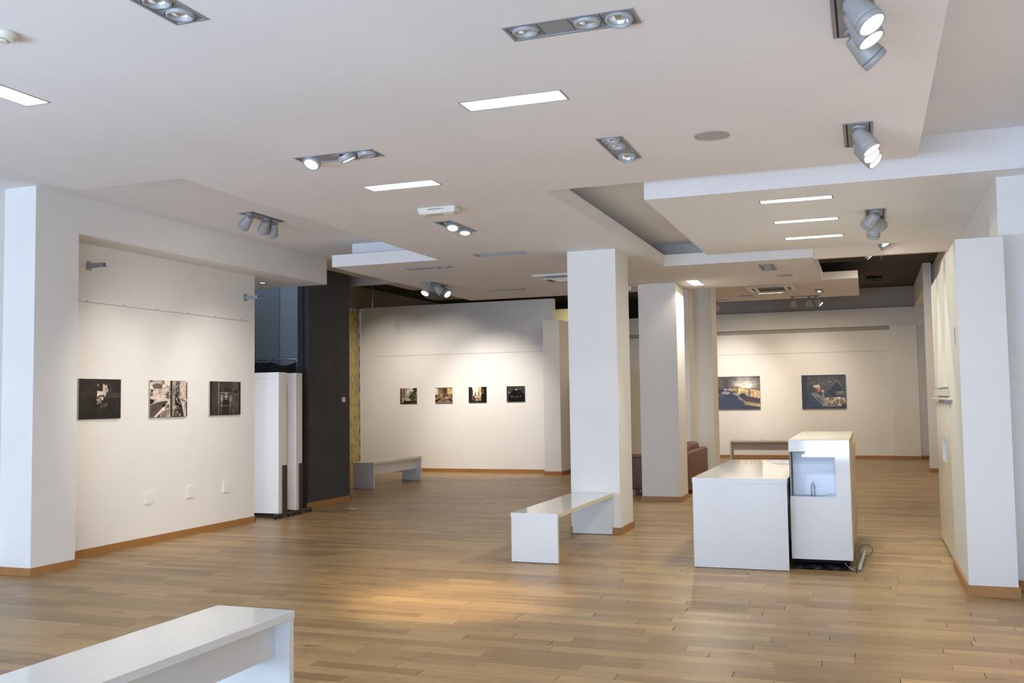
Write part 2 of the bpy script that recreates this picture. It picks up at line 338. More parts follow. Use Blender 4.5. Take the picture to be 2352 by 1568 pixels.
# columns
def column(x0, x1, y0, y1, z1, label):
    o = struct('column', MB().box(x0, x1, y0, y1, 0, z1), m_wall, label)
    b = .014; h = .075
    mb = MB().box(x0-b, x1+b, y0-b, y0, 0, h).box(x0-b, x1+b, y1, y1+b, 0, h).box(x0-b, x0, y0, y1, 0, h).box(x1, x1+b, y0, y1, 0, h)
    mb.build('baseboard', m_base, o); return o
column(-3.20, -2.635, 10.68, 11.30, A_Z, 'nearest free standing white column, the bench reaches it')
column(-3.17, -2.605, 14.22, 14.84, A_Z, 'second white column, in front of the leather sofa')
c3 = struct('column', MB().box(-3.2, -2.616, 17.75, 18.35, 0, 3.66).box(-3.2, -2.94, 17.2, 17.75, 0, 3.66), m_wall, 'third white column, stepped, behind the leather sofa')
# baseboards
bb = .014; bh = .07
def bbx(name, label, *boxes):
    mb = MB()
    for b in boxes: mb.box(*b)
    return struct(name, mb, m_base, label)
bbx('baseboard_left', 'wooden baseboard along the left picture wall', (-7.44, -7.425, 7.31, 10.70, 0, .075), (-7.64, -7.425, 10.69, 10.705, 0, .075))
bbx('baseboard_pier', 'wooden baseboard around the left pier', (-7.44, -7.055, 6.765, 6.78, 0, .07), (-7.07, -7.055, 6.78, 7.315, 0, .07), (-7.44, -7.425, -2.7, 6.765, 0, .07))
bbx('baseboard_charcoal', 'wooden baseboard at the foot of the charcoal wall', (-7.64, -7.625, 12.26, 13.515, 0, .07), (-7.8, -7.625, 13.5, 13.515, 0, .07))
bbx('baseboard_back', 'wooden baseboard along the back left wall', (-10.54, -6.17, 19.205, 19.22, 0, .075), (-6.185, -5.805, 18.755, 18.77, 0, .075), (-5.82, -5.805, 18.77, 19.5, 0, .075), (-6.185, -6.17, 18.77, 19.22, 0, .075))
bbx('baseboard_far', 'wooden baseboard along the far wall', (-8.0, .53, 24.885, 24.9, 0, .075), (.515, 1.13, 24.785, 24.80, 0, .075), (1.12, 1.31, 24.935, 24.95, 0, .075), (1.295, 1.31, 20.97, 24.93, 0, .075), (1.075, 1.24, 20.705, 20.72, 0, .075))
bbx('baseboard_right', 'wooden baseboard beside the partition at the right edge', (.99, 1.38, 8.405, 8.42, 0, .075))
# ------------------------------------------------------------ floor: base, planks as parts, the rest joined
fl = struct('floor', MB().box(-12, 2, -2.9, 25.4, -.10, -.008), m_gap, 'oak strip floor with staggered boards running across the hall')
PW = .12; G = .0008
planks = []
k0 = int((-2.9-7.58)/PW); k1 = int((25.3-7.58)/PW)
for k in range(k0, k1+1):
    y0 = 7.58+k*PW; x = -11.8-random.random(); 
    while x < 1.9:
        ln = random.choice((.42, .55, .68, .8, .95, 1.1))*random.uniform(.92, 1.08)
        planks.append((x, min(x+ln, 1.98), y0, random.random())); x += ln
def inview(p):
    px, py = proj(((p[0]+p[1])/2, p[2]+PW/2, 0)); return -120 < px < 2470 and 0 < py < 1620
vis = sorted([p for p in planks if p[2] > 3.5 and inview(p)], key=lambda p: Vector(((p[0]+p[1])/2, p[2], 0)).length)
near = set(id(p) for p in vis[:290])
def plank_pts(x0, x1, y0, y1, zt=0.0, zb=-.007, c=.0012):
    v = [(x0, y0, zb), (x1, y0, zb), (x1, y1, zb), (x0, y1, zb), (x0, y0, zt-c), (x1, y0, zt-c), (x1, y1, zt-c), (x0, y1, zt-c),
         (x0+c, y0+c, zt), (x1-c, y0+c, zt), (x1-c, y1-c, zt), (x0+c, y1-c, zt)]
    f = [(8, 9, 10, 11)]
    for i in range(4):
        j = (i+1) % 4; f += [(i, j, 4+j, 4+i), (4+i, 4+j, 8+j, 8+i)]
    return v, f
cache = {}
V = []; Fc = []; T = []
for p in planks:
    x0, x1, y0, t = p
    if id(p) in near:
        ln = round((x1-x0)/.05)*.05 if False else round(x1-x0, 2)
        key = round(ln, 2)
        if key not in cache:
            v, f = plank_pts(-key/2+G, key/2-G, -PW/2+G, PW/2-G); me = bpy.data.meshes.new('plank'); me.from_pydata(v, [], f); me.materials.append(m_plank); cache[key] = me
        o = link('plank', cache[key], fl, ((x0+x1)/2, y0+PW/2, random.uniform(-.0004, .0004)))
    else:
        v, f = plank_pts(x0+G, x1-G, y0+G, y0+PW-G, random.uniform(-.0004, .0004)); b = len(V); V += v; Fc += [tuple(b+i for i in q) for q in f]; T += [t]*len(v)
me = bpy.data.meshes.new('plank_field'); me.from_pydata(V, [], Fc); me.materials.append(m_plankf)
at = me.attributes.new('tone', 'FLOAT', 'POINT'); at.data.foreach_set('value', T)
tag(link('plank_field', me, fl), kind='stuff')
# ------------------------------------------------------------ recessed strip lights
def strip(x0, x1, y0, y1, lit, label, z=A_Z, group='recessed strip lights', flat=False):
    cx, cy = (x0+x1)/2, (y0+y1)/2; hx, hy = (x1-x0)/2, (y1-y0)/2
    t = empty('strip_light', (cx, cy, z), label, 'ceiling light', group)
    w = .010; d = .085 if not flat else .004
    MB().box(-hx, hx, -hy, -hy+w, -.003, d).box(-hx, hx, hy-w, hy, -.003, d).box(-hx, -hx+w, -hy+w, hy-w, -.003, d).box(hx-w, hx, -hy+w, hy-w, -.003, d).build('frame', m_plate, t)
    X, Y = hx-w, hy-w; sx, sy = (X-.034, Y-.034) if not flat else (X-.01, Y-.01)
    q = MB()
    a = [(-X, -Y), (X, -Y), (X, Y), (-X, Y)]; b = [(-sx, -sy), (sx, -sy), (sx, sy), (-sx, sy)]
    for i in range(4):
        j = (i+1) % 4; q.quad([(*a[i], .002), (*a[j], .002), (*b[j], d), (*b[i], d)])
    q.build('reflector', m_trough if lit else m_off, t); MB().box(-sx, sx, -sy, sy, d-.002, d).build('backing', m_greyplastic, t); e_ = .007 if not flat else .002; MB().box(-sx, sx, -sy, -sy+e_, d-.012, d-.002).box(-sx, sx, sy-e_, sy, d-.012, d-.002).box(-sx, -sx+e_, -sy, sy, d-.012, d-.002).box(sx-e_, sx, -sy, sy, d-.012, d-.002).build('inner_frame', m_slot, t)
    MB().box(-sx+.004, sx-.004, -sy+.004, sy-.004, d-.006, d-.003).build('diffuser', m_diff if lit else m_off, t)
    if lit and not flat:
        lo = area('strip_glow', (0, 0, d-.012), (0, 0, -1), 2*sx-.022, 2*sy-.022, 60 if cy > 12 else 28 if (cx > -1 and cy > 8) else 22, (1, .93, .78)); lo.parent = t
    return t
for f in FL: strip(*f)
for f in FB: strip(f[0], f[1], f[2], f[3], 1, f[4])
strip(-2.10, -1.55, 20.60, 20.74, 1, 'lit strip light below the far air conditioning cassette', 3.65, flat=True)
# ------------------------------------------------------------ downlight modules
def ring_me():
    return MB().lathe([(.048, .012), (.050, -.006), (.055, -.009), (.062, -.006), (.0665, .004), (.0665, .03)], 28, cap0=False, cap1=False).mesh('gimbal_ring', m_head)
def bowl_me(m): return MB().lathe([(.049, .008), (.043, .022), (.030, .034), (.012, .040)], 24, cap0=False).mesh('reflector', m)
def outer_me(): return MB().lathe([(.0695, .0), (.0695, -.0025), (.0735, -.0025), (.0735, .0)], 28, cap0=False, cap1=False).mesh('trim_ring', m_metal)
ME_R, ME_O = ring_me(), outer_me(); ME_B = bowl_me(m_refl); ME_L = MB().lathe([(.049, -.003), (.049, -.001)], 24).mesh('lens', m_lensblue); ME_LW = MB().lathe([(.049, -.003), (.049, -.001)], 24).mesh('lens', m_lens)
def module(x0, x1, y0, y1, label, slots, z=A_Z, group='recessed downlight modules'):
    """slots: list of 4: None (blank cover) or (tilt_x, tilt_y, drop, lit) ; built along local X"""
    alongx = (x1-x0) > (y1-y0); cx, cy = (x0+x1)/2, (y0+y1)/2
    t = empty('downlight_module', (cx, cy, z), label, 'ceiling light', group, 0 if alongx else math.pi/2)
    hx, hy = (max(x1-x0, y1-y0)/2, min(x1-x0, y1-y0)/2); w = .012
    MB().box(-hx, hx, -hy, -hy+w, -.004, .05).box(-hx, hx, hy-w, hy, -.004, .05).box(-hx, -hx+w, -hy+w, hy-w, -.004, .05).box(hx-w, hx, -hy+w, hy-w, -.004, .05).build('frame', m_plate, t)
    MB().box(-hx+w, hx-w, -hy+w, hy-w, .045, .05).build('backing', m_slot, t)
    n = len(slots); pitch = (2*hx-2*w)/n; ph = hy-w-.002
    for i, s in enumerate(slots):
        x = -hx+w+pitch*(i+.5)
        if s == 'open': continue
        cell = MB(); pw = pitch/2-.002
        if s is None:
            cell.box(x-pw, x+pw, -ph, ph, .002, .006); cell.build('cover_plate', m_plate, t); continue
        # square plate with round hole
        N = 32; b = len(cell.v)
        for kz in (.002,):
            for q in range(N):
                a = 2*math.pi*q/N; c, s_ = math.cos(a), math.sin(a); kk = min(pw/max(abs(c), 1e-6), ph/max(abs(s_), 1e-6))
                cell.v.append((x+c*kk, s_*kk, kz)); cell.v.append((x+c*min(.069, pw*.98), s_*min(.069, ph*.98), kz))
        for q in range(N):
            r = (q+1) % N; cell.f.append((b+2*q, b+2*q+1, b+2*r+1, b+2*r)); cell.sm.append(False)
        cell.build('cell_plate', m_plate, t)
        tx, ty, drop, lit = s
        sc = min(1, pw/.074, ph/.074)
        oo = link('trim_ring', ME_O, t, (x, 0, .001)); oo.scale = (sc, sc, 1)
        rg = link('gimbal_ring', ME_R, t, (x, 0, -drop), (tx, ty, 0)); rg.scale = (sc, sc, 1)
        link('reflector' if not lit else 'lens', ME_B if not lit else (ME_L if lit == 1 else ME_LW), rg)
    return t
b0 = (0, 0, 0, 0)
dm = {d[0]: d[1:] for d in DM}
module(*dm['A'], 'large grey module of three unlit spotlights nearest the camera, top centre', [(.05, 0, .002, 0), None, (.06, .03, .004, 0), (-.20, .05, .010, 0)])
module(*dm['B'], 'grey downlight module cut by the top edge of the photo', [b0, None, b0, (.06, 0, .003, 0)])
module(*dm['C'], 'downlight module whose left lamp shines bright beside two tilted lamps', [(-.55, .05, .03, 2), None, (.28, -.35, .025, 2), (.12, -.1, .012, 0)])
module(*dm['D'], 'lengthwise downlight module left of the round ceiling speaker', [(.0, .0, .003, 0), (.08, .05, .006, 0), None, (-.05, .28, .014, 0)])
module(*dm['E'], 'downlight module with an open black slot and two bluish lit lamps', ['open', (-.1, .42, .025, 1), None, (-.05, .25, .025, 1)])
module(*dm['G'], 'unlit downlight module above the hanging soffit edge', [b0, None, b0, (.1, 0, .004, 0)])
module(*dm['H'], 'farthest unlit downlight module before the back left wall', [b0, None, b0, (.1, 0, .004, 0)])
module(*dm['S'], 'foreshortened downlight module near the small round speaker', [b0, (.1, 0, 0, 0), b0, (-.1, 0, 0, 0)])
module(-.945, -.785, 20.36, 21.0, 'small square lit downlight on the far ceiling panel', [b0, (0, 0, .012, 2), (0, 0, .012, 2), b0], 3.649)
# beams of lit recessed lamps
spot((-3.58, 5.84, 3.14), (.55, 1.0, -3.1), 480, 34, .9, (1, .71, .38), .03)
spot((-3.3, 5.84, 3.14), (-.35, 1.7, -3.1), 175, 34, .9, (1, .71, .38), .03)
spot((-3.72, 8.6, 3.12), (-.3, .6, -3), 30, 40, .9, (.9, .95, 1), .03)
# ------------------------------------------------------------ projector heads
H_BODY = MB().lathe([(.028, .012), (.040, .008), (.044, -.008), (.0605, -.100), (.0622, -.114), (.0622, -.118), (.0600, -.1185)], 28, cap1=False).mesh('housing', m_head)
H_RING = MB().lathe([(.0600, -.1205), (.0628, -.1208), (.0634, -.134), (.0606, -.151), (.055, -.1515), (.054, -.142)], 28, cap0=False, cap1=False).mesh('front_ring', m_head)
H_LENS = MB().lathe([(.0545, -.144), (.0545, -.146)], 28).mesh('lens', m_lens)
H_OFF = MB().lathe([(.0545, -.138), (.0545, -.140)], 28).mesh('lens', m_dull)
H_HD = MB().lathe([(.0, .0)], 3)
def heads(cx, cy, z, alongx, label, hs, ln=.61, plate=True, wd=.18, group='projector spotlight fixtures', mh=None):
    """hs: list of (offset along, direction, lit, drop)"""
    t = empty('spotlight_fixture', (cx, cy, z), label, 'spotlight', group)
    hx, hy = (ln/2, wd/2) if alongx else (wd/2, ln/2)
    if plate:
        MB().box(-hx, hx, -hy, hy, -.006, .0).build('plate', m_plate, t)
        if alongx: MB().box(-hx, hx, -hy+.018, -hy+.026, -.0075, -.006).box(-hx, hx, hy-.026, hy-.018, -.0075, -.006).build('slot', m_slot, t)
        else: MB().box(-hx+.018, -hx+.026, -hy+.01, hy-.01, -.0075, -.006).box(hx-.026, hx-.018, -hy+.01, hy-.01, -.0075, -.006).build('slot', m_slot, t)
        mb = MB()
        for k in range(4):
            c = -ln/2+ln*(k+.5)/4; a = ln/8-.0015
            if alongx: mb.box(c-a, c+a, -hy+.028, hy-.028, -.0085, -.006)
            else: mb.box(-hx+.028, hx-.028, c-a, c+a, -.0085, -.006)
        mb.build('cover_plate', m_plate, t)
    for off, d, lit, drop in hs:
        p = Vector((off, 0, 0)) if alongx else Vector((0, off, 0))
        MB().lathe([(.042, -.006), (.042, -.022), (.036, -.026)], 24, p).lathe([(.014, -.026), (.014, -.05-drop)], 14, p).build('swivel', m_metal, t)
        d = Vector(d).normalized(); q = d.to_track_quat('-Z', 'Y')
        o = link('spotlight_head', H_BODY, t, p+Vector((0, 0, -.045-drop)), q.to_euler())
        link('front_ring', H_RING, o); link('lens', H_LENS if lit else H_OFF, o)
        if lit: spot(p+Vector((0, 0, -.045-drop))+d*.17, d, lit[0], lit[1], lit[2] if len(lit) > 2 else .8, lit[3] if len(lit) > 3 else WARM, .04, t)
    return t
heads(-.008, 4.485, A_Z, False, 'spotlight cluster at the top edge of the photo with two lit faces', [(-.225, (.50, -.25, -.83), (95, 80), 0), (-.075, (.488, -.109, -.866), (95, 80), 0), (.225, (.644, .341, -.685), None, 0)])
heads(-.003, 6.655, A_Z, False, 'spotlight cluster right of the round speaker with three stacked lit faces', [(-.225, (.512, -.149, -.846), (105, 80), 0), (.075, (.523, -.49, -.698), (105, 80), 0), (.225, (.696, -.256, -.671), (105, 80), 0)])
heads(.12, 9.69, A_Z, False, 'spotlight cluster of three unlit heads on the lowered ceiling panel', [(-.225, (-.593, .459, -.662), None, 0), (.075, (.347, .908, -.234), None, 0), (.225, (-.168, .487, -.857), None, 0)])
heads(.17, 12.05, TOP, False, 'spotlight cluster whose heads drop in the gap behind the lowered ceiling panel', [(-.2, (.5, -.30, -.72), (63, 60), .13), (.0, (.58, .05, -.7), (63, 60), .12), (.2, (.56, .1, -.74), (63, 60), .11)])
heads(-6.09, 8.88, TOP, False, 'spotlight cluster of three heads under the left recess aimed at the left wall', [(-.225, (-.77, .318, -.552), None, 0), (.075, (-.637, .554, -.536), None, 0), (.225, (-.503, .557, -.661), None, 0)])
heads(-5.83, 12.80, A_Z, False, 'spotlight cluster with two glowing heads in front of the back left wall', [(-.225, (-.16, -.56, -.81), (14, 50), 0), (-.075, (.70, .25, -.48), None, 0), (.225, (.749, -.251, -.614), (14, 50), 0)])
heads(-1.20, 21.70, 3.65, True, 'black spotlight track of three heads before the far wall', [(-.25, (-.05, .35, -.92), None, .04), (.08, (.05, .35, -.92), None, .04), (.22, (.6, -.1, -.6), (10, 50), .04)], ln=.62)
heads(-3.0, 21.70, 3.65, True, 'lone spotlight head hanging beside the third column before the far wall', [(-.10, (.05, .35, -.92), None, .04)], ln=.3)
heads(.0, 13.9, DK-.01, False, 'spotlights with slanting lit faces in the dark ceiling at the right', [(-.15, (.62, -.1, -.72), (10, 60), .55), (.1, (.62, .0, -.72), (10, 60), .55)], plate=False)
spot((-3.38, 5.84, 3.14), (-4.05, 3.3, -2.05), 430, 44, 1, (1, .90, .80), .03)  # added beam brightening the lower left wall; no modelled lamp points this way
# wall-washing beams
for (x, y, z), tg, e, an in [((-6.15, 8.30, 3.30), (-7.44, 7.9, .45), 54, 80), ((-6.10, 8.85, 3.30), (-7.44, 8.95, .4), 40, 80), ((-6.10, 9.10, 3.30), (-7.44, 10.4, .5), 98, 80)]:
    spot((x, y, z), Vector(tg)-Vector((x, y, z)), e, an, 1, (1, .91, .82), .05)
for y in (8.45, 9.3): spot((-6.0, y, 3.1), (-1, 0, -.75), 4, 160, 1, (1, .90, .78), .05)  # added wide spill lifting the left wall and beam
wash = heads(-8.6, 16.9, DK, True, 'ceiling spotlight row hidden above the soffit, washing the back left wall', [(-.9, (-.25, 2.2, -2.3), None, .02), (.1, (.1, 2.2, -2.3), None, .02), (.9, (.35, 2.2, -2.3), None, .02)], ln=2.2)
for x, e, tx in ((-9.6, 165, -9.7), (-8.5, 180, -8.55), (-7.4, 430, -7.35)):
    spot((x, 16.9, 3.85), Vector((tx, 19.2, 1.45 if x < -8 else .95))-Vector((x, 16.9, 3.85)), e, 66 if x > -8 else 76, 1, (1, .90, .80), .06)
for x, e, tx in ((-3.2, 340, -3.25), (-1.5, 130, -1.3)):
    spot((x, 22.4, 3.9), Vector((tx, 24.9, 1.5))-Vector((x, 22.4, 3.9)), e, 58, 1, (1, .90, .80), .06)
# added warm fill for the back rooms (unseen area lights without fixtures)
area('room_fill', (-7.8, 16.2, 3.3), (0, 0, -1), 2.0, 1.0, 20, (1, .80, .58))
area('room_fill', (-2.0, 22.9, 3.6), (0, 0, -1), 2.5, .8, 67, (1, .82, .6))
area('room_fill', (-4.6, 17.0, 3.9), (0, 0, -1), 1.5, 1.5, 28, (1, .80, .56))
area('room_fill', (.6, 17.5, 3.9), (0, 0, -1), .8, 3, 66, (1, .80, .56))
area('room_fill', (-5.8, 21.0, 3.9), (0, 0, -1), 1.2, 1.0, 35, (1, .9, .65))
# ------------------------------------------------------------ other ceiling things
def speaker(x, y, r, label):
    t = empty('ceiling_speaker', (x, y, A_Z), label, 'speaker')
    MB().lathe([(r*.82, -.001), (r*.84, -.006), (r, -.006), (r+.003, .0)], 36, cap0=False, cap1=False).build('rim', m_greyplastic, t)
    MB().lathe([(r*.82, -.004), (r*.81, -.0045)], 36).build('grille', mat('speaker_mesh', (.46, .44, .42), .7, bump=.8, bscale=400), t)
speaker(-.896, 6.303, .113, 'round flush ceiling speaker between the downlight module and the right spotlights')
speaker(-1.04, 14.04, .11, 'small flat round ceiling speaker on the far part of the slab')
t = empty('smoke_detector', (-3.64, 3.29, A_Z), 'round cream smoke detector at the left edge of the photo', 'detector')
MB().lathe([(.062, 0), (.062, -.012), (.05, -.03), (.045, -.034)], 32).build('body', m_beigeplastic, t)
MB().lathe([(.02, -.034), (.018, -.040)], 16).build('sensor_cap', m_beigeplastic, t)
t = empty('emergency_light', (-3.49, 7.75, A_Z), 'white emergency light box hanging under the ceiling at the centre', 'emergency light')
bm = bmesh.new(); bmesh.ops.create_cube(bm, size=1)
for v in bm.verts:
    s = .80 if v.co.z < 0 else 1
    v.co = Vector((v.co.x*.36*(.96 if v.co.z < 0 else 1), v.co.y*.13*s, -.027+v.co.z*.054))
bmesh.ops.bevel(bm, geom=bm.edges[:], offset=.006, segments=2, affect='EDGES'); mb = MB(); mb.frombm(bm); mb.build('housing', m_beigeplastic, t)
MB().box(-.165, .165, -.048, .048, -.060, -.0545).build('diffuser', mat('cloudy_diffuser', (.55, .45, .33), .3), t)
MB().box(-.15, -.12, -.02, .02, -.064, -.060).box(.05, .15, -.02, .02, -.064, -.060).build('clip', m_plastic, t)
mb = MB(); x = -.075
for wd in (.02, .028, .02, .03, .008, .008):
    mb.box(x, x+wd, -.0655, -.0640, -.024, -.015); x += wd+.007
mb.build('printed_text', mat('grey_print', (.25, .25, .25), .6), t)
mb = MB().box(-.06, .06, -.04, .04, -.05, 0); e2 = mb.build('housing', m_plastic, None)
t = empty('emergency_light', (-3.37, 14.42, A_Z), 'small white emergency light box between the two columns', 'emergency light'); e2.parent = t
MB().box(-.055, .055, -.035, .035, -.056, -.05).build('diffuser', m_beigeplastic, t)
def cassette(x0, x1, y0, y1, z, label, flap=False):
    cx, cy = (x0+x1)/2, (y0+y1)/2; hx, hy = (x1-x0)/2, (y1-y0)/2
    t = empty('air_conditioner', (cx, cy, z), label, 'air conditioner')
    MB().cbox(-hx, hx, -hy, hy, -.03, 0, .008).build('panel', m_beigeplastic, t)
    a = .27*hx/.45
    MB().box(-a, a, -a, a, -.034, -.030).build('intake_frame', m_plastic, t)
    mb = MB()
    for k in range(9): yy = -a+.03+k*(2*a-.06)/8; mb.box(-a+.02, a-.02, yy-.018, yy+.008, -.040, -.034)
    mb.build('intake_grille', m_grille if not flap else m_plastic, t)
    for i, (dx, dy) in enumerate(((0, -1), (0, 1), (-1, 0), (1, 0))):
        L_ = a*.95; c = hx-.085*hx/.45-.02; w = .028
        q = MB(); 
        if dx == 0: q.box(-L_, L_, dy*c-w, dy*c+w, -.0335, -.030)
        else: q.box(dx*c-w, dx*c+w, -L_, L_, -.0335, -.030)
        q.build('air_outlet', m_grille, t)
        if flap and dy == -1:
            fo = MB().box(-L_-.05, L_+.05, -.045, .045, -.006, .0).build('louver', m_plastic, t)
            fo.location = (0, dy*(c+.045), -.05); fo.rotation_euler = (.5*-dy, 0, 0)
    return t
cassette(-4.22, -3.38, 12.42, 13.26, A_Z, 'air conditioning cassette with opened louvers, half hidden by the nearest column', True)
cassette(-2.16, -1.27, 19.25, 20.11, 3.65, 'white air conditioning cassette with dark grille on the far ceiling panel')
t = empty('ceiling_vent', (-2.36, 21.2, 3.65), 'slim dull ceiling vent beside the far cassette', 'vent')
MB().box(-.15, .15, -.25, .25, -.012, 0).build('frame', m_plate, t); MB().box(-.12, .12, -.22, .22, -.014, -.012).build('grille', m_greyplastic, t)
t = empty('recessed_downlight', (-7.73, 11.29, 3.16), 'tiny round chrome downlight above the storage niche', 'ceiling light')
MB().lathe([(.035, -.006), (.055, -.004), (.055, 0)], 24, cap0=False).build('ring', m_chrome, t); MB().lathe([(.035, -.003), (.034, -.002)], 20).build('lens', m_lens, t)
# dark-ceiling boxes
t = empty('dark_ceiling_lamp', (.213, 22.8, DK), 'small dark lamp box on the black ceiling at the far right', 'ceiling light')
MB().box(-.15, .15, -.3, .3, -.05, 0).build('housing', m_black, t); MB().lathe([(.06, -.06), (.06, -.05)], 20, (0, -.14, 0)).lathe([(.06, -.06), (.06, -.05)], 20, (0, .14, 0)).build('lamp', m_slot, t)
t = empty('roof_duct', (-.45, 17.6, DK), 'black ventilation duct in the dark ceiling behind the far panel', 'duct')
MB().cbox(-.6, .75, -.6, .6, -.22, 0, .02).build('casing', m_black, t)
t = empty('hanging_cable', (-9.64, 18.0, DK), 'thin pale cable hanging over the back left wall', 'cable')
MB().tube([(0, 0, 0), (.01, 0, -.25), (0, 0, -.62)], .006, 6).build('wire', m_greyplastic, t)
t = empty('junction_box', (-8.9, 20.0, DK), 'grey box under the black ceiling behind the two glowing spotlights', 'box')
MB().cbox(-.35, .35, -.3, .3, -.28, 0, .01).build('casing', m_grey, t)
# ------------------------------------------------------------ gold quilted panel on the far left wall
t = empty('quilted_wall_panel', (-10.62, 17.6, 0), 'tall gold diamond quilted panel beside the back left wall', 'wall panel')
gold = mat('gold_quilt', (.50, .41, .18), .32, .35, var=.25, vscale=6)
mb = MB(); dy, dz = .15, .30; y_ = -4.0
ny = int(5.6/dy)*1; nz = int(3.56/dz*2)
for i in range(int(5.6/dy)+2):
    for k in range(int(3.6/dz)*2+1):
        yc = -4.0+dy*(i+.5*(k % 2)); zc = .5*dz*k
        P_ = [(yc-dy/2, zc), (yc, zc-dz/2), (yc+dy/2, zc), (yc, zc+dz/2)]
        P_ = [(min(1.58, max(-4.0, a)), min(3.56, max(0, b))) for a, b in P_]
        yc2 = min(1.58, max(-4.0, yc)); zc2 = min(3.56, max(0, zc)); b = len(mb.v)
        mb.v += [(.01, a, c) for a, c in P_]+[(.030, yc2, zc2)]
        for q in range(4): mb.f.append((b+q, b+(q+1) % 4, b+4)); mb.sm.append(False)
tag(mb.build('padding', gold, t), kind='stuff')
MB().box(0, .01, -4.0, 1.6, 0, 3.56).build('backing', m_olive, t)
# ------------------------------------------------------------ framed prints (flat prints on mounted panels)
def canvas(w, h, base): a = np.zeros((h, w, 3)); a[:] = base; return a
def grid(a):
    h, w, _ = a.shape; yy, xx = np.mgrid[0:h, 0:w]; return (xx+.5)/w, (yy+.5)/h
def poly(a, pts, col, al=1, soft=.006):
    x, y = grid(a); ins = np.zeros(x.shape, bool); n = len(pts)
    for i in range(n):
        x0, y0 = pts[i]; x1, y1 = pts[(i+1) % n]
        if y0 == y1: continue
        c = ((y0 > y) != (y1 > y)) & (x < (x1-x0)*(y-y0)/(y1-y0)+x0); ins ^= c
    a[ins] = a[ins]*(1-al)+np.array(col)*al
def rect(a, x0, y0, x1, y1, col, al=1): poly(a, [(x0, y0), (x1, y0), (x1, y1), (x0, y1)], col, al)
def ell(a, cx, cy, rx, ry, col, al=1, soft=.25):
    x, y = grid(a); d = np.sqrt(((x-cx)/rx)**2+((y-cy)/ry)**2); m = np.clip((1-d)/soft+.5, 0, 1)*al
    m = m[..., None]; a[:] = a*(1-m)+np.array(col)*m
def line(a, p, q, wd, col, al=1):
    x, y = grid(a); p = np.array(p, float); q = np.array(q, float); d = q-p; L2 = (d**2).sum()
    t = np.clip(((x-p[0])*d[0]+(y-p[1])*d[1])/L2, 0, 1); ds = np.hypot(x-p[0]-t*d[0], y-p[1]-t*d[1])
    m = np.clip((wd-ds)/(wd*.5)+.5, 0, 1)[..., None]*al; a[:] = a*(1-m)+np.array(col)*m
def speck(a, x0, y0, x1, y1, cols, n, r=.012, al=.9):
    for _ in range(n):
        c = cols[rng.integers(len(cols))]; ell(a, rng.uniform(x0, x1), rng.uniform(y0, y1), r*rng.uniform(.5, 1.4), r*rng.uniform(.5, 1.4), c, al, .6)
def noise(a, s): a += rng.normal(0, s, a.shape[:2])[..., None]; np.clip(a, 0, 1, out=a)
def g(v): return (v, v*.93, v*.87)
def pA():   # two faces lit by a patch of light
    a = canvas(92, 84, g(.155)); rect(a, .12, 0, .88, .46, g(.19)); rect(a, 0, .46, 1, 1, g(.145)); rect(a, .62, .34, 1, .46, g(.26))
    rect(a, .42, .30, .62, .47, g(.86)); ell(a, .57, .22, .06, .10, g(.84)); ell(a, .58, .33, .06, .12, g(.84)); ell(a, .445, .155, .012, .035, g(.85))
    rect(a, .49, .12, .55, .31, g(.15)); ell(a, .645, .19, .02, .05, g(.75)); ell(a, .665, .28, .022, .055, g(.82)); ell(a, .735, .28, .012, .04, g(.45))
    ell(a, .50, .47, .055, .065, g(.12)); ell(a, .56, .465, .045, .07, g(.14)); ell(a, .505, .485, .035, .045, g(.78)); ell(a, .555, .48, .024, .05, g(.7))
    ell(a, .46, .55, .045, .07, g(.72)); speck(a, .42, .5, .52, .64, [g(.15), g(.8)], 22, .016); ell(a, .55, .52, .02, .016, g(.85)); speck(a, .50, .62, .66, .70, [g(.3), g(.42), g(.15)], 16, .02)
    line(a, (.53, .66), (.51, .73), .012, g(.4)); line(a, (.59, .62), (.63, .70), .012, g(.4)); noise(a, .008); return a
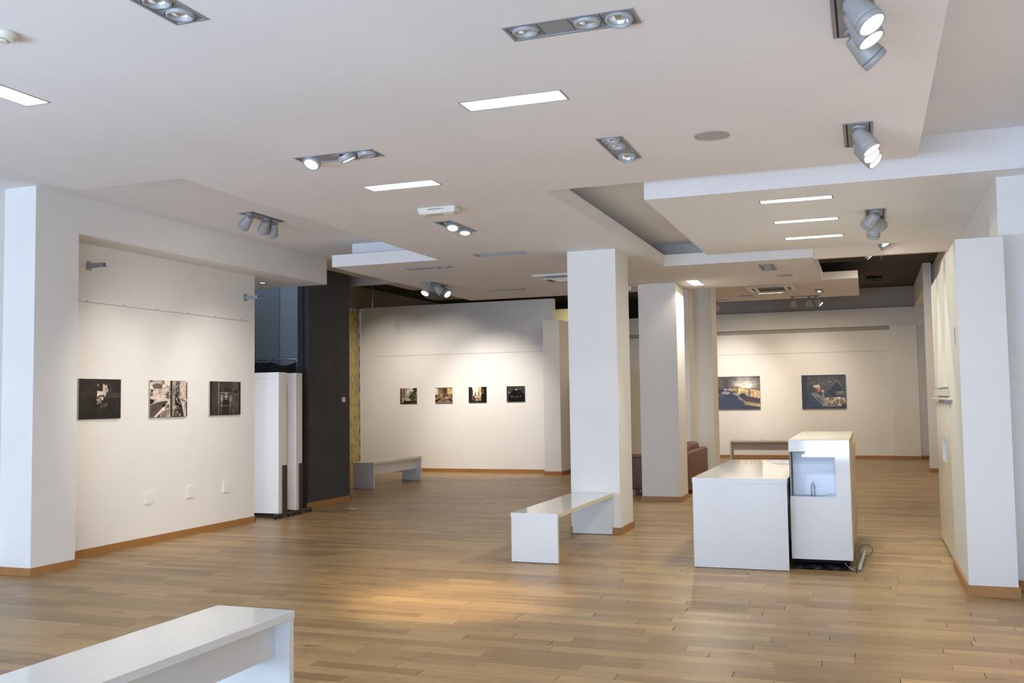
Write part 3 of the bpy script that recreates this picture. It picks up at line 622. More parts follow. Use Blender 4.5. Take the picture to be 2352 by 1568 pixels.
def pB():   # woman at a balcony post
    a = canvas(92, 90, g(.87)); rect(a, .10, 0, .38, .11, g(.72)); poly(a, [(.04, .13), (.18, .08), (.33, .11), (.30, .22), (.10, .22)], g(.38)); rect(a, .30, .0, .37, .10, g(.5))
    rect(a, .08, .23, .30, .40, g(.82)); rect(a, .0, .0, .08, .06, g(.4)); rect(a, .02, .24, .08, .32, g(.2)); rect(a, .0, .33, .08, .43, g(.5))
    poly(a, [(0, .68), (.15, .60), (.45, .55), (.5, .6), (.5, 1), (0, 1)], g(.33)); poly(a, [(0, .50), (.12, .53), (.10, .60), (0, .66)], g(.15))
    for _ in range(90):
        yy = rng.uniform(.15, .5); ell(a, .47+rng.normal(0, .028)-.02*(yy-.3), yy, .012, .014, g(rng.choice([.15, .3, .85, .2])), .9, .5)
    ell(a, .475, .25, .03, .055, g(.85)); ell(a, .47, .24, .008, .008, g(.2))
    rect(a, .53, 0, .585, 1, g(.19)); rect(a, .585, 0, .68, 1, g(.62)); rect(a, .625, 0, .635, 1, g(.55)); rect(a, .68, 0, .78, .42, g(.28)); speck(a, .69, 0, .75, .36, [g(.5), g(.25), g(.7)], 40, .014)
    rect(a, .78, 0, .83, .5, g(.72)); rect(a, .83, .0, .97, .50, g(.80)); rect(a, .97, .05, 1, .52, g(.3)); ell(a, .90, .26, .02, .014, g(.25))
    poly(a, [(.66, .38), (.72, .38), (.86, .68), (.86, .76), (.78, .76), (.66, .66)], g(.16)); line(a, (.70, .48), (.72, .57), .012, g(.82)); line(a, (.72, .57), (.83, .66), .010, g(.8))
    line(a, (.80, .52), (1.0, .58), .022, g(.55)); poly(a, [(.66, .76), (.86, .74), (.92, 1), (.62, 1)], g(.16)); speck(a, .66, .70, .82, .98, [g(.8), g(.2), g(.5)], 40, .02)
    rect(a, .90, .62, .96, 1, g(.72)); rect(a, .965, .6, 1, 1, g(.2))
    line(a, (.13, 1.0), (.51, .58), .028, g(.84)); line(a, (.30, .83), (.50, .76), .022, g(.75)); ell(a, .36, .68, .05, .045, g(.13))
    for i in range(6): line(a, (.27+.05*i, .86-.03*i), (.29+.045*i, 1.0), .010, g(.82))
    noise(a, .02); return a
def pC():   # face behind bars
    a = canvas(84, 92, g(.26)); rect(a, 0, 0, .07, 1, g(.13)); rect(a, .26, 0, .30, 1, g(.5)); rect(a, .30, 0, .70, 1, g(.24)); rect(a, .70, 0, .93, 1, g(.34)); rect(a, .94, 0, 1, 1, g(.12))
    x, y = grid(a); a *= (1-.45*np.clip(y-.45, 0, 1))[..., None]
    poly(a, [(.72, .30), (.88, .24), (.90, .34), (.86, .36)], g(.14)); ell(a, .86, .52, .02, .05, g(.14))
    ell(a, .52, .27, .08, .09, g(.16)); ell(a, .62, .28, .06, .08, g(.18)); poly(a, [(.42, .55), (.60, .55), (.66, .98), (.40, .98)], g(.12))
    ell(a, .52, .43, .062, .12, g(.62)); ell(a, .485, .40, .02, .018, g(.12)); ell(a, .555, .40, .02, .018, g(.12)); ell(a, .525, .50, .025, .012, g(.2)); ell(a, .52, .45, .012, .03, g(.7))
    for cx in (.375, .66):
        ell(a, cx, .53, .042, .075, g(.62)); 
        for q in range(4): line(a, (cx-.03+.02*q, .50), (cx-.032+.021*q, .40), .009, g(.6))
        line(a, (cx, .6), (cx-.01, .72), .018, g(.5)); line(a, (cx-.01, .75), (cx-.02, .92), .018, g(.38))
    for yy in (.335, .725): line(a, (.31, yy), (.69, yy), .008, g(.66))
    for xx in (.43, .56): line(a, (xx, 0), (xx, .3), .004, g(.5)); line(a, (xx, .55), (xx, .95), .004, g(.3))
    noise(a, .012); return a
def pD():   # street with trees
    a = canvas(60, 52, (.80, .79, .80)); poly(a, [(0, 0), (.42, 0), (.38, .62), (0, .8)], (.62, .54, .44))
    rect(a, 0, 0, .13, 1, (.30, .23, .20)); 
    for i in range(14): line(a, (0, .07*i), (.13, .07*i-.03), .006, (.72, .64, .56))
    rect(a, .22, 0, .27, .62, (.25, .17, .11)); rect(a, .30, 0, .38, .6, (.74, .64, .50)); poly(a, [(.15, .68), (.62, .66), (.62, .8), (.30, .88), (.12, .8)], (.80, .72, .63))
    poly(a, [(0, .9), (.35, .82), (.7, .82), (1, .85), (1, 1), (0, 1)], (.13, .10, .06))
    for _ in range(240):
        x0 = rng.uniform(.56, 1); y0 = rng.uniform(.0 if x0 > .78 else .25, .98)
        ell(a, x0, y0, .03, .03, [(.10, .12, .04), (.22, .25, .08), (.36, .38, .16), (.12, .10, .05), (.05, .05, .03)][rng.integers(5)], .85, .7)
    speck(a, .05, .68, .3, .95, [(.85, .8, .75), (.2, .15, .1)], 26, .03); speck(a, .38, .45, .55, .62, [(.2, .15, .1), (.8, .75, .7)], 22, .02); noise(a, .02); return a
def pE():   # sitting figure in a room
    a = canvas(60, 52, (.62, .54, .42)); rect(a, 0, .04, .18, .44, (.83, .80, .76)); rect(a, .18, 0, .72, .42, (.50, .41, .28)); rect(a, .46, .02, .66, .42, (.33, .24, .16)); rect(a, .72, .05, 1, .44, (.80, .72, .50))
    rect(a, .05, 0, 1, .03, (.3, .22, .14)); line(a, (.90, .1), (.86, .44), .012, (.45, .3, .12)); rect(a, 0, .44, 1, .66, (.28, .20, .15)); speck(a, 0, .44, 1, .68, [(.6, .5, .35), (.2, .13, .1), (.4, .3, .25), (.65, .55, .45)], 90, .03)
    poly(a, [(0, .8), (.33, .66), (.33, .74), (0, .96)], (.10, .07, .06)); poly(a, [(1, .94), (.78, .76), (.78, .68), (1, .8)], (.10, .07, .06)); poly(a, [(0, 1), (.35, .74), (.75, .74), (1, .95), (1, 1)], (.47, .40, .33))
    ell(a, .38, .50, .085, .17, (.60, .54, .45)); ell(a, .37, .31, .035, .045, (.55, .48, .38)); ell(a, .375, .34, .02, .03, (.12, .08, .06)); ell(a, .42, .70, .09, .05, (.82, .76, .70)); ell(a, .42, .68, .05, .03, (.14, .10, .08))
    speck(a, .55, .6, .78, .78, [(.85, .78, .7), (.3, .22, .18)], 26, .025); noise(a, .02); return a
def pF():   # two people at a window table
    a = canvas(60, 52, (.97, .95, .90)); rect(a, 0, 0, .20, 1, (.15, .16, .13)); poly(a, [(.17, 0), (.20, 0), (.25, .48), (.2, .55)], (.20, .19, .15)); rect(a, .54, 0, .72, .55, (.88, .76, .56)); rect(a, .72, 0, 1, 1, (.10, .07, .07)); rect(a, .78, .14, .83, .44, (.5, .48, .47))
    rect(a, .2, .55, .72, 1, (.30, .20, .14)); ell(a, .38, .40, .03, .045, (.15, .12, .09)); poly(a, [(.30, .62), (.35, .45), (.42, .48), (.42, .66)], (.50, .46, .36)); ell(a, .55, .40, .028, .045, (.18, .14, .10)); poly(a, [(.48, .6), (.52, .46), (.62, .48), (.64, .62)], (.60, .55, .42))
    rect(a, .34, .60, .70, .66, (.95, .88, .80)); poly(a, [(.36, .65), (.70, .65), (.70, .86), (.40, .90)], (.62, .56, .45)); speck(a, .36, .66, .7, .88, [(.8, .76, .66), (.3, .24, .18)], 40, .02); rect(a, .2, .60, .26, .84, (.55, .33, .22)); rect(a, 0, .93, .72, 1, (.14, .13, .14)); noise(a, .015); return a
def pG():   # dark interior
    a = canvas(60, 52, (.24, .235, .235)); 
    for i in range(4): line(a, (.0, .05+.035*i), (1, .02+.035*i), .008, (.36, .34, .33) if i % 2 else (.12, .11, .11))
    poly(a, [(.10, .62), (.36, .28), (.76, .26), (.98, .55), (.98, .98), (.12, .98)], (.055, .045, .04)); ell(a, .54, .20, .08, .09, (.12, .1, .09)); ell(a, .54, .22, .065, .05, (.72, .70, .66))
    poly(a, [(.08, .44), (.14, .30), (.18, .44)], (.6, .58, .55)); ell(a, .34, .66, .12, .05, (.30, .28, .25)); ell(a, .56, .68, .10, .05, (.34, .31, .27)); speck(a, .2, .6, .8, .74, [(.45, .42, .36), (.08, .06, .05), (.25, .22, .2)], 50, .025); ell(a, .7, .42, .03, .05, (.28, .25, .22)); noise(a, .012); return a
def pH():   # sleeper on a patterned sofa
    a = canvas(110, 88, (.30, .26, .25)); x, y = grid(a)
    m = np.clip(1.25-np.hypot((x-.66)/.34, (y-.30)/.34), 0, 1)[..., None]; a[:] = a*(1-m)+np.array((.93, .92, .88))*m
    ell(a, .04, .28, .12, .22, (.38, .30, .26), .7, 1); poly(a, [(0, .40), (.3, .34), (.52, .33), (.52, .5), (0, .5)], (.16, .12, .14), .9)
    poly(a, [(.28, .34), (.52, .32), (.50, .48), (.34, .42)], (.62, .55, .34)); poly(a, [(.50, .34), (.62, .38), (.76, .38), (.76, .62), (.50, .52)], (.80, .72, .50)); poly(a, [(.77, .38), (1, .42), (1, .70), (.77, .62)], (.82, .70, .50))
    line(a, (.30, .33), (.53, .33), .01, (.35, .2, .12)); line(a, (.53, .33), (.62, .38), .008, (.3, .16, .1)); line(a, (.62, .38), (.78, .37), .008, (.5, .3, .2)); line(a, (.8, .37), (1, .42), .012, (.12, .08, .08)); line(a, (.50, .35), (.49, .5), .012, (.4, .22, .12)); line(a, (.76, .4), (.76, .6), .016, (.42, .26, .16))
    for px_, py_ in [(.57, .48), (.65, .49), (.74, .49), (.73, .42), (.85, .50), (.94, .52), (.84, .6), (.93, .62), (.9, .45)]: ell(a, px_, py_, .012, .014, (.3, .2, .16))
    poly(a, [(.52, .60), (.7, .6), (1, .68), (1, .84), (.66, .78)], (.25, .17, .12)); poly(a, [(.66, .76), (1, .84), (1, .95), (.6, .85)], (.58, .54, .36)); poly(a, [(.5, .86), (1, .94), (1, 1), (.4, 1)], (.13, .09, .07))
    poly(a, [(0, .62), (.12, .52), (.34, .50), (.50, .62), (.66, .84), (.5, 1), (0, 1)], (.16, .17, .22)); ell(a, .22, .50, .10, .05, (.66, .63, .72)); ell(a, .16, .6, .08, .06, (.24, .2, .32), .8, .8)
    line(a, (.19, .38), (.35, .42), .022, (.80, .70, .70)); line(a, (.20, .39), (.22, .44), .014, (.75, .66, .66)); ell(a, .36, .43, .03, .03, (.72, .62, .6)); ell(a, .61, .58, .075, .06, (.10, .09, .06)); ell(a, .45, .53, .04, .03, (.7, .56, .42))
    line(a, (.52, .66), (.64, .77), .022, (.66, .54, .54)); line(a, (.6, .74), (.68, .86), .016, (.5, .38, .32)); line(a, (0, .7), (.1, .54), .008, (.42, .36, .38)); ell(a, .02, .46, .02, .05, (.75, .62, .4)); speck(a, .0, .48, .08, .56, [(.6, .55, .5), (.15, .12, .16)], 8, .015)
    noise(a, .012); return a
def pI():   # old woman at a table
    a = canvas(110, 88, (.20, .20, .22)); rect(a, .12, .05, .95, .55, (.29, .265, .25))
    for i in range(10): line(a, (.46+.022*i, .05), (.46+.022*i, .55), .004, (.36, .32, .29))
    line(a, (.40, .0), (.40, .3), .012, (.42, .38, .36)); poly(a, [(.67, .42), (.80, .20), (.92, .42), (.88, .50), (.70, .48)], (.13, .14, .18)); line(a, (.68, .32), (.80, .14), .02, (.42, .40, .40)); line(a, (.81, .16), (.92, .36), .018, (.40, .40, .42)); line(a, (.44, .24), (.64, .34), .012, (.46, .42, .4)); ell(a, .65, .21, .018, .016, (.75, .74, .7))
    rect(a, .93, .1, 1, .55, (.26, .27, .28)); rect(a, 0, 0, .11, 1, (.15, .16, .20)); rect(a, .78, .50, .96, .53, (.55, .55, .42)); rect(a, .76, .54, .98, .6, (.42, .38, .28)); poly(a, [(.58, .45), (.77, .45), (.77, .60), (.60, .60)], (.13, .14, .15)); rect(a, .65, .60, .85, .66, (.11, .14, .16))
    rect(a, .0, .50, .15, 1, (.15, .17, .22)); poly(a, [(.08, 1), (.14, .70), (.24, .56), (.36, .62), (.48, .84), (.44, 1)], (.17, .22, .32))
    ell(a, .28, .40, .085, .12, (.22, .24, .24)); poly(a, [(.27, .30), (.40, .28), (.43, .36), (.34, .40), (.26, .36)], (.82, .80, .72)); ell(a, .385, .42, .04, .07, (.78, .54, .38)); ell(a, .42, .41, .015, .02, (.82, .56, .38)); ell(a, .34, .46, .03, .05, (.45, .28, .22)); ell(a, .47, .48, .035, .04, (.80, .62, .52)); ell(a, .43, .52, .03, .04, (.10, .10, .13))
    poly(a, [(.20, .54), (.30, .52), (.46, .64), (.52, .76), (.50, .88), (.38, .80)], (.52, .49, .52)); poly(a, [(.46, .52), (.50, .54), (.54, .72), (.48, .78)], (.62, .56, .50)); 
    for i in range(7): line(a, (.24+.035*i, .55+.035*i), (.30+.03*i, .62+.04*i), .006, (.30, .27, .30))
    poly(a, [(.46, .90), (.54, .70), (.64, .66), (1, .68), (1, .86), (.9, .93)], (.60, .56, .44)); rect(a, .46, .88, .90, .93, (.66, .60, .48)); speck(a, .52, .68, .98, .90, [(.85, .82, .74), (.22, .18, .14), (.62, .58, .3), (.35, .22, .24), (.75, .72, .66)], 120, .02); ell(a, .86, .75, .07, .03, (.20, .16, .12)); ell(a, .86, .745, .055, .022, (.62, .56, .42)); rect(a, .80, .66, .87, .70, (.82, .80, .72)); rect(a, .0, .95, 1, 1, (.13, .13, .17)); rect(a, .9, .86, 1, 1, (.12, .12, .16))
    noise(a, .01); return a
def finish(a, seed):
    r_ = np.random.default_rng(seed); h, w, _ = a.shape
    for n_, am in ((8, .10), (20, .08), (44, .07)):
        c = r_.normal(0, 1, (n_+2, n_+2)); yy = np.linspace(0, n_, h); xx = np.linspace(0, n_, w); y0, x0 = yy.astype(int), xx.astype(int)
        fy, fx = (yy-y0)[:, None], (xx-x0)[None, :]
        v = c[y0][:, x0]*(1-fy)*(1-fx)+c[y0+1][:, x0]*fy*(1-fx)+c[y0][:, x0+1]*(1-fy)*fx+c[y0+1][:, x0+1]*fy*fx
        a = a*(1+am*v)[..., None]
    p = np.pad(a, ((1, 1), (1, 1), (0, 0)), 'edge')
    b = (p[:-2, 1:-1]+p[2:, 1:-1]+p[1:-1, :-2]+p[1:-1, 2:]+4*a)/8
    return np.clip(b, 0, 1)
def srgb(a): return np.where(a <= .04045, a/12.92, ((a+.055)/1.055)**2.4)
def picture(arr, origin, ux, w, h, nrm, label, group, thick=.020, spill=True):
    """origin = lower-left corner as seen, ux = unit vector to the right as seen, nrm = wall normal"""
    t = empty('framed_photograph' if False else 'mounted_photograph', origin, label, 'photograph', group)
    ux = Vector(ux); n = Vector(nrm); up = Vector((0, 0, 1)); H_, W_, _ = arr.shape
    lin = srgb(finish(arr, int(abs(origin[0])*100+origin[1]*10)))
    mb = MB(); c = [n*.006, n*thick]
    P0 = [c[0]+ux*0, c[0]+ux*w, c[0]+ux*w+up*h, c[0]+up*h]; P1 = [c[1], c[1]+ux*w, c[1]+ux*w+up*h, c[1]+up*h]
    mb.quad(P0[::-1]); mb.quad(P1)
    for i in range(4): j = (i+1) % 4; mb.quad([P0[i], P0[j], P1[j], P1[i]])
    mb.build('mount_board', m_greyplastic, t)
    V = []; 
    for j in range(H_+1):
        for i in range(W_+1): V.append(tuple(n*(thick+.0008)+ux*(w*i/W_)+up*(h*(1-j/H_))))
    Fq = [(j*(W_+1)+i, (j+1)*(W_+1)+i, (j+1)*(W_+1)+i+1, j*(W_+1)+i+1) for j in range(H_) for i in range(W_)]
    me = bpy.data.meshes.new('print'); me.from_pydata(V, [], Fq); me.materials.append(m_print)
    ca = me.color_attributes.new('ink', 'FLOAT_COLOR', 'CORNER')
    cc = np.ones((H_, W_, 4, 4)); cc[..., :3] = lin[:, :, None, :]; ca.data.foreach_set('color', cc.reshape(-1))
    link('print', me, t); MB().quad([n*.001+ux*w*.3+up*h*.3, n*.001+ux*w*.7+up*h*.3, n*.001+ux*w*.7+up*h*.7, n*.001+ux*w*.3+up*h*.7]) 
    q = MB(); a0 = ux*w*.2+up*h*.2; a1 = ux*w*.8+up*h*.8
    lo = Vector([min(a, b) for a, b in zip(a0, a1+n*.006)]); hi = Vector([max(a, b) for a, b in zip(a0, a1+n*.006)])
    q.box(lo.x, hi.x, lo.y, hi.y, lo.z, hi.z).build('hanger', m_greyplastic, t)
    return t
gl = 'black and white photographs on the left wall'
picture(pA(), (-7.44, 7.685, 1.375), (0, 1, 0), .585, .408, (1, 0, 0), 'almost black photograph with a small lit patch and faces, nearest on the left wall', gl)
picture(pB(), (-7.44, 8.715, 1.372), (0, 1, 0), .625, .41, (1, 0, 0), 'bright black and white photograph of a woman by a post, middle of left wall', gl)
picture(pC(), (-7.44, 9.755, 1.376), (0, 1, 0), .61, .41, (1, 0, 0), 'dark photograph of a face and raised hands behind bars, farthest on the left wall', gl)
gb = 'four small photographs on the back left wall'
picture(pD(), (-9.612, 19.22, 1.47), (1, 0, 0), .402, .336, (0, -1, 0), 'small photograph of a street with green trees, leftmost of four on the back wall', gb)
picture(pE(), (-8.772, 19.22, 1.47), (1, 0, 0), .402, .334, (0, -1, 0), 'small sepia photograph of a seated figure in a room, second of four', gb)
picture(pF(), (-7.99, 19.22, 1.474), (1, 0, 0), .408, .33, (0, -1, 0), 'small photograph of two people at a bright window, third of four', gb)
picture(pG(), (-7.127, 19.22, 1.478), (1, 0, 0), .404, .327, (0, -1, 0), 'small very dark interior photograph, rightmost of four on the back wall', gb)
gr = 'large colour photographs on the far wall'
picture(pH(), (-3.60, 24.90, 1.212), (1, 0, 0), 1.08, .818, (0, -1, 0), 'large photograph of a sleeper on a patterned sofa, partly behind the third column', gr, .035)
picture(pI(), (-1.522, 24.90, 1.205), (1, 0, 0), 1.018, .818, (0, -1, 0), 'large photograph of an old woman seated at a laid table on the far wall', gr, .035)
# ------------------------------------------------------------ wall details
def plate_on(name, x, y, z, w, h, nrm, label, cat, group=None, col=m_plastic, inner=True, th=.008):
    t = empty(name, (x, y, z), label, cat, group); n = Vector(nrm)
    if abs(n.x) > .5:
        MB().cbox(*sorted((0, n.x*th)), -w/2, w/2, -h/2, h/2, .002).build('cover', col, t)
        if inner: MB().box(*sorted((n.x*th, n.x*(th+.002))), -w*.4, w*.4, -h*.4, h*.4).build('lid', col, t)
    else:
        MB().cbox(-w/2, w/2, *sorted((0, n.y*th)), -h/2, h/2, .002).build('cover', col, t)
        if inner: MB().box(-w*.4, w*.4, *sorted((n.y*th, n.y*(th+.002))), -h*.4, h*.4).build('lid', col, t)
    return t
for y, l in ((8.738, 'nearest of three white socket covers low on the left wall'), (9.425, 'middle of three white socket covers low on the left wall'), (10.10, 'farthest of three white socket covers low on the left wall')):
    plate_on('socket_cover', -7.44, y, .498, .13, .14, (1, 0, 0), l, 'socket', 'socket covers on the left wall', m_wall, True, .012)
for x, l in ((-3.16, 'left of three flat covers low on the far wall'), (-2.50, 'middle of three flat covers low on the far wall'), (.175, 'right flat cover low on the far wall beside the pilaster')):
    plate_on('socket_cover', x, 24.90, .535, .14, .17, (0, -1, 0), l, 'socket', 'flat covers on the far wall', m_wall, False)
plate_on('wall_switch', -7.64, 13.31, 1.555, .10, .075, (1, 0, 0), 'small pale switch plate on the charcoal wall', 'switch', None, mat('pale_grey_plastic', (.80, .80, .80), .4))
plate_on('wall_plate', -6.6, 19.22, 1.50, .085, .085, (0, -1, 0), 'faint white plate beside the darkest small photograph', 'switch', None, m_wall, False, .003)
for y, z, l in ((7.819, 2.938, 'grey square tube bracket high on the left wall near the pier'), (10.484, 2.865, 'grey square tube bracket high at the far end of the left wall')):
    t = empty('wall_bracket', (-7.44, y, z), l, 'bracket', 'square tube brackets on the left wall')
    MB().box(0, .006, -.035, .035, -.048, .048).build('back_plate', m_metal, t)
    MB().box(.006, .20, -.02, .02, -.02, -.017).box(.006, .20, -.02, .02, .017, .02).box(.006, .20, -.02, -.017, -.017, .017).box(.006, .20, .017, .02, -.017, .017).build('arm', m_metal, t)
    MB().box(.006, .24, -.02, .02, -.024, -.020).build('tongue', m_metal, t)
t = empty('picture_rail_wire', (-7.44, 7.31, 2.565), 'thin hanging rail line across the upper left wall', 'picture rail')
MB().box(0, .004, 0, 3.26, -.003, .003).build('rail', m_greyplastic, t)
mb = MB()
for y in (7.80, 8.32, 8.84, 9.37, 9.88, 10.40): mb.lathe([(.008, 0), (.006, .006)], 8, (0, y-7.31, .012), Quaternion((0, 1, 0), math.pi/2))
mb.build('screw', m_metal, t)
t = empty('picture_rail_wire', (-10.2, 19.22, 2.52), 'thin hanging rail line across the back left wall', 'picture rail'); MB().box(0, 4.03, -.004, 0, -.003, .003).build('rail', m_greyplastic, t)
t = empty('picture_rail_wire', (-4.4, 24.90, 2.57), 'thin hanging rail line across the far wall', 'picture rail'); MB().box(0, 4.93, -.004, 0, -.004, .004).build('rail', m_greyplastic, t)
# ------------------------------------------------------------ benches
def bench(loc, w, ln, h, label, rz=0, apron=True, mt=m_lam, me_=m_edge, th=.038):
    """length along local Y, origin at near-left floor corner"""
    t = empty('bench', loc, label, 'bench', 'white gallery benches', rz)
    MB().cbox(0, w, 0, ln, h-th, h, .0015).build('seat', mt, t)
    MB().cbox(.004, w-.004, .002, .002+th, .006, h-th, .0012).build('end_panel', mt, t)
    MB().cbox(.004, w-.004, ln-th-.002, ln-.002, .006, h-th, .0012).build('end_panel', mt, t)
    MB().box(w-.004-.0002, w-.0035, .002, .002+th, .006, h-th).box(w-.0005, w+.0006, .001, ln-.001, h-th+.001, h-.001).build('edge_band', me_, t)
    if apron: MB().cbox(.09, w-.09, .002+th, ln-.002-th, h-th-.19, h-th, .001).build('apron', mt, t)
    mb = MB()
    for y in (.02, ln-.02):
        for x in (.04, w-.04): mb.lathe([(.012, 0), (.012, .006)], 10, (x, y, 0))
    mb.build('glide', m_caster, t)
    return t
bench((-3.178, 8.624, 0), .46, 2.05, .456, 'white bench in the middle whose far end meets the nearest column', apron=False)
bench((-3.232, 2.28, 0), .464, 2.045, .456, 'white bench in the bottom left corner of the photo, closest to the camera', me_=m_lam)
bench((-8.55, 15.22, 0), .41, 1.95, .456, 'shaded white bench beyond the charcoal wall', mt=mat('satin_white_board', (.80, .82, .84), .4))
t = bench((-1.15, 24.15, 0), .42, 2.05, .456, 'greyish bench standing along the far wall', rz=math.pi/2, mt=mat('grey_board', (.52, .49, .44), .5))
# ------------------------------------------------------------ desk
t = empty('reception_desk', (-1.505, 8.80, 0), 'long white reception desk with a glossy top, left of the display cabinet', 'desk')
MB().cbox(-.004, .820, -.004, 2.66, .75, .79, .0015).build('desk_top', m_lam, t)
MB().cbox(0, .816, 0, .038, .004, .75, .0012).build('front_panel', m_lam, t)
MB().cbox(.0, .038, .038, 2.64, .004, .75, .0012).build('side_panel', m_lam, t)
MB().cbox(.0, .816, 2.60, 2.64, .004, .75, .0012).build('back_panel', m_lam, t)
MB().box(.45, .78, .30, .8, .08, .70).box(.45, .78, 1.0, 1.5, .08, .70).build('drawer_unit', m_lam, t)
MB().box(.795, .815, .04, 2.6, .55, .75).build('apron', m_lam, t)
gp = 'papers on the reception desk'
for i, (x, y, a, dx, dy, l) in enumerate(((-1.02, 11.25, .1, .21, .30, 'flyer with printing at the left of the papers on the desk'), (-.86, 11.22, -.1, .30, .21, 'white sheet at the back of the papers on the desk, next to the cabinet'), (-.88, 10.92, .25, .21, .30, 'white sheet at the front of the papers on the desk'))):
    p = empty('paper_sheet', (x, y, .790+.001*i), l, 'paper', gp, a)
    MB().box(-dx/2, dx/2, -dy/2, dy/2, 0, .0012).build('sheet', m_paper, p)
    MB().box(-dx*.4, dx*.4, -dy*.35, -dy*.1, .0012, .0015).box(-dx*.4, dx*.1, dy*.1, dy*.35, .0012, .0015).build('printed_block', mat('pale_lilac_print', (.50, .47, .60), .6), p)
# ------------------------------------------------------------ display cabinet
t = empty('display_cabinet', (-.70, 8.93, 0), 'tall white display cabinet with a lit glazed corner window, right of the desk', 'cabinet')
x0, x1, D = .024, .53, 2.15; z0, z1 = .09, 1.122
def cb(a, b, c, d, e, f, n='body_panel', m=m_lam): return MB().cbox(a, b, c, d, e, f, .0012).build(n, m, t)
cb(x0+.002, x1, 0, .022, z0, .625)                              # front below window
cb(x0, x1, 0, .022, 1.02, z1-.003)                   # front above window
cb(.41, x1, 0, .022, .625, 1.02)                        # front right post
cb(x0-.004, x1+.002, -.002, D, z1-.003, z1+.001, 'top_panel', m_lamcream)
cb(x0, x0+.02, .022, D, z0, .625); cb(x0, x0+.02, .022, D, 1.02, z1-.004); cb(x0, x0+.02, .55, D, .625, 1.02)
MB().box(x1, x1+.003, .002, D, z0, z1-.004).build('side_panel', m_mdf, t)
MB().box(x1+.003, x1+.018, .95, D, z0+.02, 1.05).build('side_door', m_mdf, t)
MB().box(x0+.02, x1-.005, D-.02, D, z0, z1-.004).build('back_panel', m_lam, t)
MB().box(x0+.02, .43, .022, .55, .60, .618).build('window_floor', m_lam, t)
q = MB(); N = 14
for i in range(N):
    a0, a1 = i/N, (i+1)/N
    def pt(s):   # curved white liner rising from the floor and rolling over to the ceiling of the niche
        return (.17 if s < .6 else .17-.15*(1-math.cos((s-.6)/.4*math.pi/2))), (.618+.40*s*.75/.6 if s < .6 else .918+.098*math.sin((s-.6)/.4*math.pi/2))
    (ya, za), (yb, zb) = pt(a0), pt(a1)
    q.quad([(x0+.02, ya, za), (.43, ya, za), (.43, yb, zb), (x0+.02, yb, zb)], True)
q.build('curved_liner', mat('glossy_white_liner', (.88, .90, .93), .22, spec=.5), t)
MB().box(.40, .412, .022, .5, .618, 1.02).box(x0+.008, x0+.012, .012, .55, .618, 1.02).build('liner_side', m_lam, t)
MB().box(x0+.004, .41, .006, .009, .628, 1.018).box(x0+.004, x0+.007, .009, .54, .628, 1.018).build('glass_pane', m_acryl, t)
MB().box(x0+.004, .41, .001, .012, .622, .632).box(.33, .41, -.001, .013, .628, .645).build('glass_holder', m_metal, t)
MB().box(x0+.05, x1-.03, .15, 2.0, .0, z0).build('plinth', m_black, t)
mb = MB()                                             # wear marks on the fibreboard side
for y, z, s in ((.75, 1.0, .006), (.9, .985, .008), (.95, .965, .006), (.8, .93, .008), (1.2, 1.03, .004)): mb.box(x1+.003, x1+.0045, y, y+s*4, z, z+s)
mb.build('screw_mark', m_slot, t)
t2 = empty('water_bottle', (-.70+.215, 9.03, .618), 'small clear plastic bottle standing inside the display cabinet window', 'bottle')
MB().lathe([(.018, 0), (.020, .01), (.019, .05), (.020, .09), (.010, .115), (.009, .125)], 20).build('bottle_body', glassmat('bottle_plastic', (.88, .9, .94), .12), t2)
MB().lathe([(.011, .125), (.011, .14)], 16).build('cap', m_plastic, t2)
# black film and cables under and beside the cabinet
t = empty('plastic_film', (-.70, 8.93, 0), 'crumpled black plastic film under the display cabinet', 'plastic film')
bm = bmesh.new(); bmesh.ops.create_grid(bm, x_segments=36, y_segments=14, size=.5)
for v in bm.verts:
    x, y = v.co.x, v.co.y; nz = math.sin(x*19+y*12)*.008+math.sin(x*37-y*25)*.004+rng.normal(0, .0015)
    v.co = Vector((.26+x*.46, .072+y*.14, max(.003, .036+nz-.03*max(0, -y*2-.55)*2)))
mb = MB(); mb.frombm(bm, True); mb.build('film', m_bag, t)
t = empty('cardboard_strip', (-.26, 8.95, 0), 'pale bent strip sticking out from under the cabinet front', 'strip')
q = MB(); pts = [(.02, .06, .055), (.05, .03, .03), (.09, .0, .012), (.13, -.02, .004)]
for i in range(3):
    a, b = Vector(pts[i]), Vector(pts[i+1]); w0 = .018*(1-i*.2)
    q.quad([a+Vector((0, w0, 0)), a-Vector((0, w0, 0)), b-Vector((0, w0*.8, 0)), b+Vector((0, w0*.8, 0))]); q.quad([a+Vector((0, w0, .004)), b+Vector((0, w0*.8, .004)), b-Vector((0, w0*.8, -.004)), a-Vector((0, w0, -.004))])
    q.quad([a-Vector((0, w0, 0)), a-Vector((0, w0, -.004)), b-Vector((0, w0*.8, -.004)), b-Vector((0, w0*.8, 0))])
q.build('strip', m_wcable, t)
t = empty('power_cable', (-.155, 9.35, 0), 'looped grey cable beside the foot of the display cabinet', 'cable')
pts = []
for i in range(40):
    s = i/39
    if s < .25: p = (.01+.05*s*4*.5, -.1+.3*s*4, .02+.05*s*4)
    else:
        a = (s-.25)/.75*2*math.pi*1.0-.6; p = (.085+.06*math.cos(a-2.2), .18+.12*math.sin(a*.5), .085+.045*math.sin(a-2.2))
    pts.append(p)
MB().tube(pts, .0045, 8).build('wire', m_cable, t)
t = empty('cable_duct', (-.15, 9.3, 0), 'white plastic cable duct leaning behind the cable loop', 'cable duct')
MB().tube([(.030, -.33, .022), (.045, .0, .03), (.07, .5, .05)], .016, 6).build('duct', m_wcable, t)
MB().box(-.003, .012, -.42, -.34, .0, .045).build('end_cap', m_caster, t)
